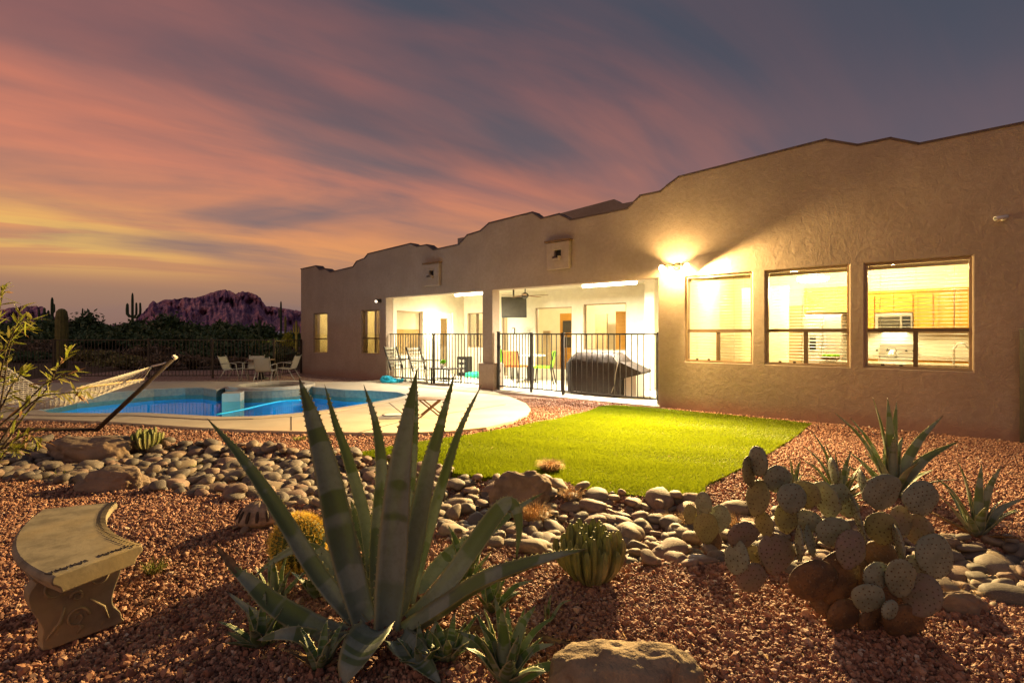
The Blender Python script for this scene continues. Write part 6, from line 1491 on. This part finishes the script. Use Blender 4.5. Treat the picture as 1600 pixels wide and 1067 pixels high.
# prickly pear
def pad_mesh(a, b_, th, rs):
    bm = bmesh.new(); bmesh.ops.create_uvsphere(bm, u_segments=28, v_segments=14, radius=1.0)
    off = Vector((rs.uniform(0, 50), rs.uniform(0, 50), 0))
    for v in bm.verts:
        x, y, z = v.co; x, y, z = x, z, y                      # pole along the stalk
        k = 1-.26*max(0, -z)**1.6; d = 1+.11*mnoise.noise(Vector((x, z, y))*1.4+off)
        v.co = Vector((x*a*k*d, y*th*(1+.25*mnoise.noise(Vector((x, z, 0))*2+off)), z*b_*d))
    bmesh.ops.recalc_face_normals(bm, faces=bm.faces)
    nv = len(bm.verts); base_f = len(bm.faces)
    # areoles with little spines on both faces and round the rim
    sp_ = []; st_ = .0235; i = 0; z = -b_*.85
    while z < b_*.9:
        x = -a+(st_/2 if i % 2 else 0)
        while x < a:
            q = (x/a)**2+(z/b_)**2
            if q < .84 and rs.random() < .88:
                for s_ in (-1, 1): sp_.append((Vector((x+rs.uniform(-.005, .005), s_*th*math.sqrt(1-q)*1.0, z+rs.uniform(-.004, .004))), Vector((x*.8, s_*.06, z*.8+.02)).normalized() if q > .1 else Vector((0, s_, 0))))
            x += st_
        z += st_*.86; i += 1
    for k in range(22):
        an = 2*PI*k/22; sp_.append((Vector((a*math.cos(an)*.98, 0, b_*math.sin(an)*.98)), Vector((math.cos(an), 0, math.sin(an)))))
    for p_, n_ in sp_:
        s = rs.uniform(.0032, .0048); u = n_.orthogonal().normalized()*s; w = n_.cross(u).normalized()*s
        r0 = [bm.verts.new(p_+u), bm.verts.new(p_+w), bm.verts.new(p_-u), bm.verts.new(p_-w)]; tp_ = bm.verts.new(p_+n_*rs.uniform(.003, .007))
        for q_ in range(4):
            f_ = bm.faces.new((r0[q_], r0[(q_+1) % 4], tp_)); f_.material_index = 1
    for f_ in bm.faces: f_.smooth = f_.material_index == 0
    me = bpy.data.meshes.new('pad'); bm.to_mesh(me); bm.free(); return me
# zoomed coordinates (crop 1040,600 at 2.284): centre, half sizes, tilt deg, yaw deg, depth offset, colour
pads = [(298, 312, 32, 50, -10, 40, .0, 'o'), (330, 275, 18, 50, 4, 72, -.03, 'g'), (400, 340, 55, 45, 20, 8, .0, 'g'), (450, 407, 52, 50, 0, 5, -.04, 'g'), (500, 395, 32, 48, 5, 45, .03, 'o'),
        (328, 405, 18, 60, 5, 70, .0, 'o'), (352, 500, 24, 42, -15, 60, .0, 'o'), (275, 540, 55, 48, 5, 10, -.03, 'p'), (253, 620, 25, 55, 18, 62, -.05, 'g'), (307, 607, 36, 32, 0, 20, .04, 'o'), (305, 690, 53, 50, 0, 6, -.06, 'p'),
        (392, 605, 62, 65, 5, 0, -.02, 'p'), (430, 478, 46, 50, 0, 15, .05, 'o'), (510, 490, 40, 36, 15, 25, .05, 'g'), (477, 570, 19, 60, -5, 70, -.06, 'g'), (515, 560, 28, 50, -8, 50, .02, 'g'), (573, 412, 20, 62, -3, 68, .06, 'g'),
        (612, 395, 40, 38, 0, 10, .08, 'g'), (600, 312, 13, 44, 3, 75, .1, 'g'), (598, 528, 58, 52, 0, 5, .0, 'g'), (658, 590, 46, 64, 20, 12, -.08, 'p'), (612, 690, 60, 92, 18, 15, -.02, 'b'), (525, 700, 80, 66, -20, 5, -.04, 'b'),
        (687, 480, 24, 82, -6, 65, .03, 'g'), (702, 350, 14, 44, 0, 72, .05, 'g'), (772, 385, 70, 60, -15, 5, .0, 'g'), (910, 407, 68, 55, -8, 8, .02, 'g'), (835, 495, 52, 56, 10, 15, .06, 'p'), (770, 515, 42, 56, 0, 30, .02, 'o'),
        (832, 565, 21, 62, 0, 65, -.08, 'g'), (900, 520, 28, 52, 5, 55, .08, 'p'), (960, 612, 68, 72, 0, 5, -.02, 'g'), (755, 685, 52, 48, 0, 8, -.1, 'g'), (838, 692, 46, 72, -6, 12, -.14, 'g'), (722, 762, 52, 52, 10, 8, -.16, 'g'),
        (800, 805, 34, 33, -25, 15, -.2, 'g'), (760, 620, 52, 55, 0, 20, .06, 'b'), (632, 825, 58, 62, 15, 10, -.02, 'b'), (735, 840, 55, 55, -10, 20, .0, 'b'), (850, 845, 76, 62, 15, 8, -.08, 'b'), (912, 752, 18, 72, 22, 62, -.1, 'p'), (890, 650, 26, 38, 0, 40, .0, 'g'), (650, 440, 26, 33, 0, 40, .1, 'g'),
        (690, 700, 50, 75, -10, 30, .06, 'b'), (800, 740, 60, 70, 5, 20, .04, 'b'), (580, 770, 55, 55, 35, 20, .02, 'b')]
pads2 = [(87, 463, 20, 33, 8, 15, .02, 'o'), (136, 427, 23, 38, -3, 30, .0, 'g'), (190, 480, 36, 46, 8, 10, .03, 'g'), (145, 512, 40, 52, -5, 5, -.02, 'o'), (165, 560, 30, 36, 0, 20, .02, 'b')]
PM = {'g': 'pad_green', 'o': 'pad_olive', 'p': 'pad_purple', 'b': 'pad_brown'}
def pear(label, lst, base, seed):
    z0 = base.y; t = thing('prickly_pear', label, 'cactus', (base.x, base.y, 0)); rs = random.Random(seed)
    for (x, y, a, b_, tilt, yaw, dd, c) in lst:
        px, py = 1040+x/2.284, 600+y/2.284; z_ = z0+dd; P_ = wp(px, py, z_); k = z_/F/2.284
        yw = math.radians(yaw)*rs.choice((-1, 1)); A_ = a*k*1.09/max(.35, abs(math.cos(yw))) if yaw < 55 else b_*k*.9; B_ = b_*k*1.09
        me = pad_mesh(A_, B_, rs.uniform(.012, .016) if c != 'b' else .028, rs); me.materials.append(M[PM[c]]); me.materials.append(M['areole'])
        o = bpy.data.objects.new('pad', me); COL.objects.link(o); o.parent = t; o.location = P_-Vector((base.x, base.y, 0))
        o.rotation_euler = (Matrix.Rotation(math.radians(tilt), 3, 'Y') @ Matrix.Rotation(yw, 3, 'Z') @ Matrix.Rotation(rs.uniform(-.2, .2), 3, 'X')).to_euler()
pear('large sprawling prickly pear with grey-green and purple pads at the right', pads, gp(1395, 985), 5)
pear('small prickly pear of four pads among the rocks left of the large one', pads2, gp(1110, 848), 6)

def clump(label, px, py, wid, hgt, n_, seed):
    g = gp(px, py); t = thing('clump_cactus', label, 'cactus', (g.x, g.y, 0)); rs = random.Random(seed)
    W_ = wid/F*g.y/2; Hh = hgt/F*g.y
    for i in range(n_):
        a = i*2.399; r = math.sqrt((i+.5)/n_); d = Vector((math.cos(a)*r, math.sin(a)*r, 0)); r0 = W_*.098*rs.uniform(.8, 1.15)
        p0 = d*W_*.45; p2 = d*W_*(.86+rs.uniform(-.06, .1)); h_ = Hh*rs.uniform(.68, 1.0)*(1-.22*r*r)
        C = catmull([p0, p0+(p2-p0)*.75+Vector((0, 0, h_*.35)), p2+Vector((0, 0, h_*.75)), p2+Vector((0, 0, h_))], 8)
        b = MB(); vv = []; nn = 12
        for k, c in enumerate(C):
            tt_ = k/8; rr_ = r0*(.75+.35*min(1, tt_*2))*(1 if tt_ < .86 else (.82 if tt_ < .95 else .3))
            for j in range(nn):
                an = 2*PI*j/nn; q = rr_*(1 if j % 2 == 0 else .72); vv.append(c+Vector((q*math.cos(an), q*math.sin(an), 0)))
        b.add(vv, [(k*nn+j, k*nn+(j+1) % nn, (k+1)*nn+(j+1) % nn, (k+1)*nn+j) for k in range(8) for j in range(nn)]+[tuple(8*nn+j for j in range(nn))])
        b.build('stem', 'clump', t)
clump('dense clump of short upright cactus stems right of the large agave', 923, 903, 116, 92, 52, 3)
clump('small clump of short cactus stems on the far creek bank', 229, 700, 50, 36, 26, 9)

# golden barrel cactus
g = gp(467, 888); gbz = .155
bc = thing('barrel_cactus', 'round golden barrel cactus behind the left leaf of the large agave', 'cactus', (g.x, g.y, 0)); rs = random.Random(3)
b = MB(); b.lathe([(.08, 0)]+[(gbz*math.sin(a_), gbz-gbz*.95*math.cos(a_)) for a_ in [.6, .9, 1.2, 1.5, 1.8, 2.1, 2.4, 2.7, 2.95]]+[(.005, gbz*1.9)], n=96, ribs=24, ra=.16); b.build('body', 'barrel', bc, smooth=True)
b = MB()
for i in range(24):
    for k in range(17):
        th_ = .5+k*.148; an = 2*PI*i/24; nrm = Vector((math.sin(th_)*math.cos(an), math.sin(th_)*math.sin(an), -math.cos(th_))); c = nrm*gbz*.98+Vector((0, 0, gbz))
        for q in range(11):
            dd = (nrm+Vector((rs.uniform(-1, 1), rs.uniform(-1, 1), rs.uniform(-1, 1)))*.75).normalized(); L = rs.uniform(.022, .045); u = dd.orthogonal().normalized()*.0015; w = dd.cross(u)
            b.add([c+u, c-u*.5+w, c-u*.5-w, c+dd*L], [(0, 1, 3), (1, 2, 3), (2, 0, 3)])
sp = b.build('spines', 'spine', bc); sp['kind'] = 'stuff'

# grass tufts
def tuft(label, px, py, wid, hgt, n_, mat, seed, name='grass_tuft', lean=.6):
    g = gp(px, py); rs = random.Random(seed); b = MB(); W_ = wid/F*g.y/2; Hh = hgt/F*g.y
    for i in range(n_):
        a = rs.uniform(0, 6.28); r = math.sqrt(rs.random()); p0 = Vector((math.cos(a)*r*W_*.5, math.sin(a)*r*W_*.5, 0)); a2 = a+rs.uniform(-.8, .8)
        L = Hh*rs.uniform(.5, 1.1); p1 = p0+Vector((math.cos(a2)*W_*lean*r*.6, math.sin(a2)*W_*lean*r*.6, L*.7)); p2 = p1+Vector((math.cos(a2)*W_*lean*.6, math.sin(a2)*W_*lean*.6, L*.3*rs.uniform(-.5, 1)))
        s = Vector((-math.sin(a2), math.cos(a2), 0))*.0016*g.y/3
        b.add([p0-s, p0+s, p1+s*.7, p1-s*.7, p2], [(0, 1, 2, 3), (3, 2, 4)])
    o = b.build(name, mat, loc=(g.x, g.y, gzs(g.x, g.y))); tag(o, label, 'grass'); return o
tuft('round dry orange grass tuft lying on the lawn', 860, 738, 38, 20, 900, 'drygrass', 1, lean=.8)
tuft('straw-coloured grass tuft among the rocks in front of the brown boulder', 835, 800, 60, 40, 420, 'drygrass', 2)
tuft('thin dry grass beside the brown boulder on its right', 893, 778, 44, 24, 200, 'drygrass', 3)
tuft('dry grass clump between the rocks at the front corner of the lawn', 1056, 805, 44, 24, 320, 'drygrass', 4)
tuft('dry grass clump behind the small prickly pear', 1152, 812, 50, 26, 320, 'drygrass', 5)
tuft('yellow-green weed on the gravel right of the bench', 242, 895, 44, 26, 130, 'greengrass', 6)
tuft('tiny weed among the far river rocks', 308, 722, 24, 12, 80, 'greengrass', 7)
tuft('small weed in the shade at the foot of the large agave', 655, 1045, 34, 30, 60, 'greengrass', 8)
tuft('tiny green weed on the gravel before the pool deck', 470, 688, 30, 8, 80, 'greengrass', 9)
tuft('dry stalks at the lower right among the flat rocks', 1500, 935, 60, 26, 60, 'drygrass', 10)
tuft('dry grass at the foot of the low brown boulder', 90, 745, 40, 18, 120, 'greengrass', 12)

# leafy shrub at the left edge
LO = Vector((-5.15, 4.6, 0)); sh_ = thing('lance_leaf_shrub', 'lanky shrub with long yellow-green leaves at the left edge', 'shrub', tuple(LO)); rs = random.Random(12)
LM = []
for k in range(4):
    b = MB(); L = 1.0; n6 = 6; vv = []
    for i in range(n6+1):
        t = i/n6; w = .085*math.sin(PI*min(1, t*.93+.05))**.8; z = -.22*t*t*(k*.5)+.02; x_ = t; y_ = .05*math.sin(t*3+k)*(k-1)
        vv += [(x_, y_-w, z+.02), (x_, y_, z), (x_, y_+w, z+.02)]
    b.add(vv, [(3*i+j, 3*i+j+1, 3*i+j+4, 3*i+j+3) for i in range(n6) for j in range(2)])
    me = bpy.data.meshes.new('leaf'); me.from_pydata(b.v, [], b.f); me.polygons.foreach_set('use_smooth', [True]*len(me.polygons)); me.materials.append(M['oleander'] if k < 3 else M['brownleaf']); LM.append(me)
def pix_path(L_, d): return [wp(x, y, d+dd)-LO for x, y, dd in L_]
stems = [[(-40, 760, 0), (-12, 690, .0), (5, 610, .05), (12, 560, .1), (25, 510, .1), (32, 478, .1)], [(-40, 750, 0), (-10, 650, .1), (0, 590, .1), (12, 540, .0), (30, 505, -.05), (48, 500, -.1)], [(-30, 745, .0), (10, 690, .1), (45, 640, .15), (75, 605, .1), (90, 575, .1), (106, 552, .1)],
         [(-30, 740, .0), (20, 660, .0), (60, 622, .0), (95, 615, .0), (128, 612, .0)], [(-30, 720, 0), (5, 700, .0), (40, 680, .05), (60, 690, .05)], [(-30, 700, -.1), (5, 660, .0), (30, 640, .0), (70, 600, .0), (95, 590, .0), (118, 582, .0)],
         [(-30, 560, .2), (-10, 520, .2), (0, 480, .2), (4, 455, .2)], [(-30, 770, 0), (0, 720, .0), (10, 705, .0), (30, 700, 0)], [(-40, 640, .1), (-5, 560, .1), (5, 545, .1), (24, 522, .1), (40, 515, .1)], [(-30, 690, -.1), (0, 640, -.1), (20, 600, -.1), (40, 580, -.1)]]
for L_ in stems:
    C = catmull(pix_path(L_, 4.6), 22); b = MB(); b.tube(C, [.011*(1-.75*i/22) for i in range(23)], 5); so = b.build('stem', 'bark', sh_, smooth=True)
    for i in range(5, 23):
        for q in range(2 if i < 20 else 4):
            if rs.random() < .22: continue
            d = (C[min(i+1, 22)]-C[i-1]).normalized(); rnd = Vector((rs.uniform(-1, 1), rs.uniform(-1, 1), rs.uniform(-.9, .8)))
            dr = (d*.7+rnd*.9).normalized(); s = rs.uniform(.075, .14)
            o = inst(LM[3] if rs.random() < .10 else LM[rs.randint(0, 2)], 'leaf', so, C[i]+d*rs.uniform(0, .03)); o.rotation_mode = 'XYZ'
            o.rotation_euler = (dr.to_track_quat('X', 'Z').to_matrix() @ Matrix.Rotation(rs.uniform(-1, 1), 3, 'X')).to_euler(); o.scale = (s, s*1.15, s)
# fallen bits: dry leaf litter on the gravel, among the cobbles and on the turf
b = MB(); rs = random.Random(31)
lb = np.array(lawn)
for i in range(900):
    if i < 520: x, y = rs.gauss(AGO.x, .75), rs.gauss(AGO.y+.1, .5); z = .012
    elif i < 760: x, y = rs.uniform(-5, 3.5), rs.uniform(3.2, 6.0); z = .03
    else: x, y = rs.uniform(-1.5, 4.0), rs.uniform(4.6, 9.0); z = .04
    if y < 1.5: continue
    inl = bool(inpoly(np.array([x]), np.array([y]), lawn)[0])
    if i >= 760 and not inl: continue
    z += .0 if inl else gzs(x, y); s_ = rs.uniform(.006, .016)*(1 if not inl else .7); a = rs.uniform(0, 6.28); d = Vector((math.cos(a), math.sin(a), rs.uniform(-.3, .3)))*s_*1.6; e = Vector((-math.sin(a), math.cos(a), rs.uniform(-.4, .4)))*s_*.4; c = Vector((x, y, z))
    b.add([c-d, c+e, c+d, c-e+Vector((0, 0, .002))], [(0, 1, 2), (0, 2, 3)])
tag(b.build('leaf_litter', 'drygrass'), 'scattered dry leaf bits on gravel, stones and turf', 'leaf litter', kind='stuff')
print('gravel', len(sxx), 'rocks', len(allr), 'blades', n)
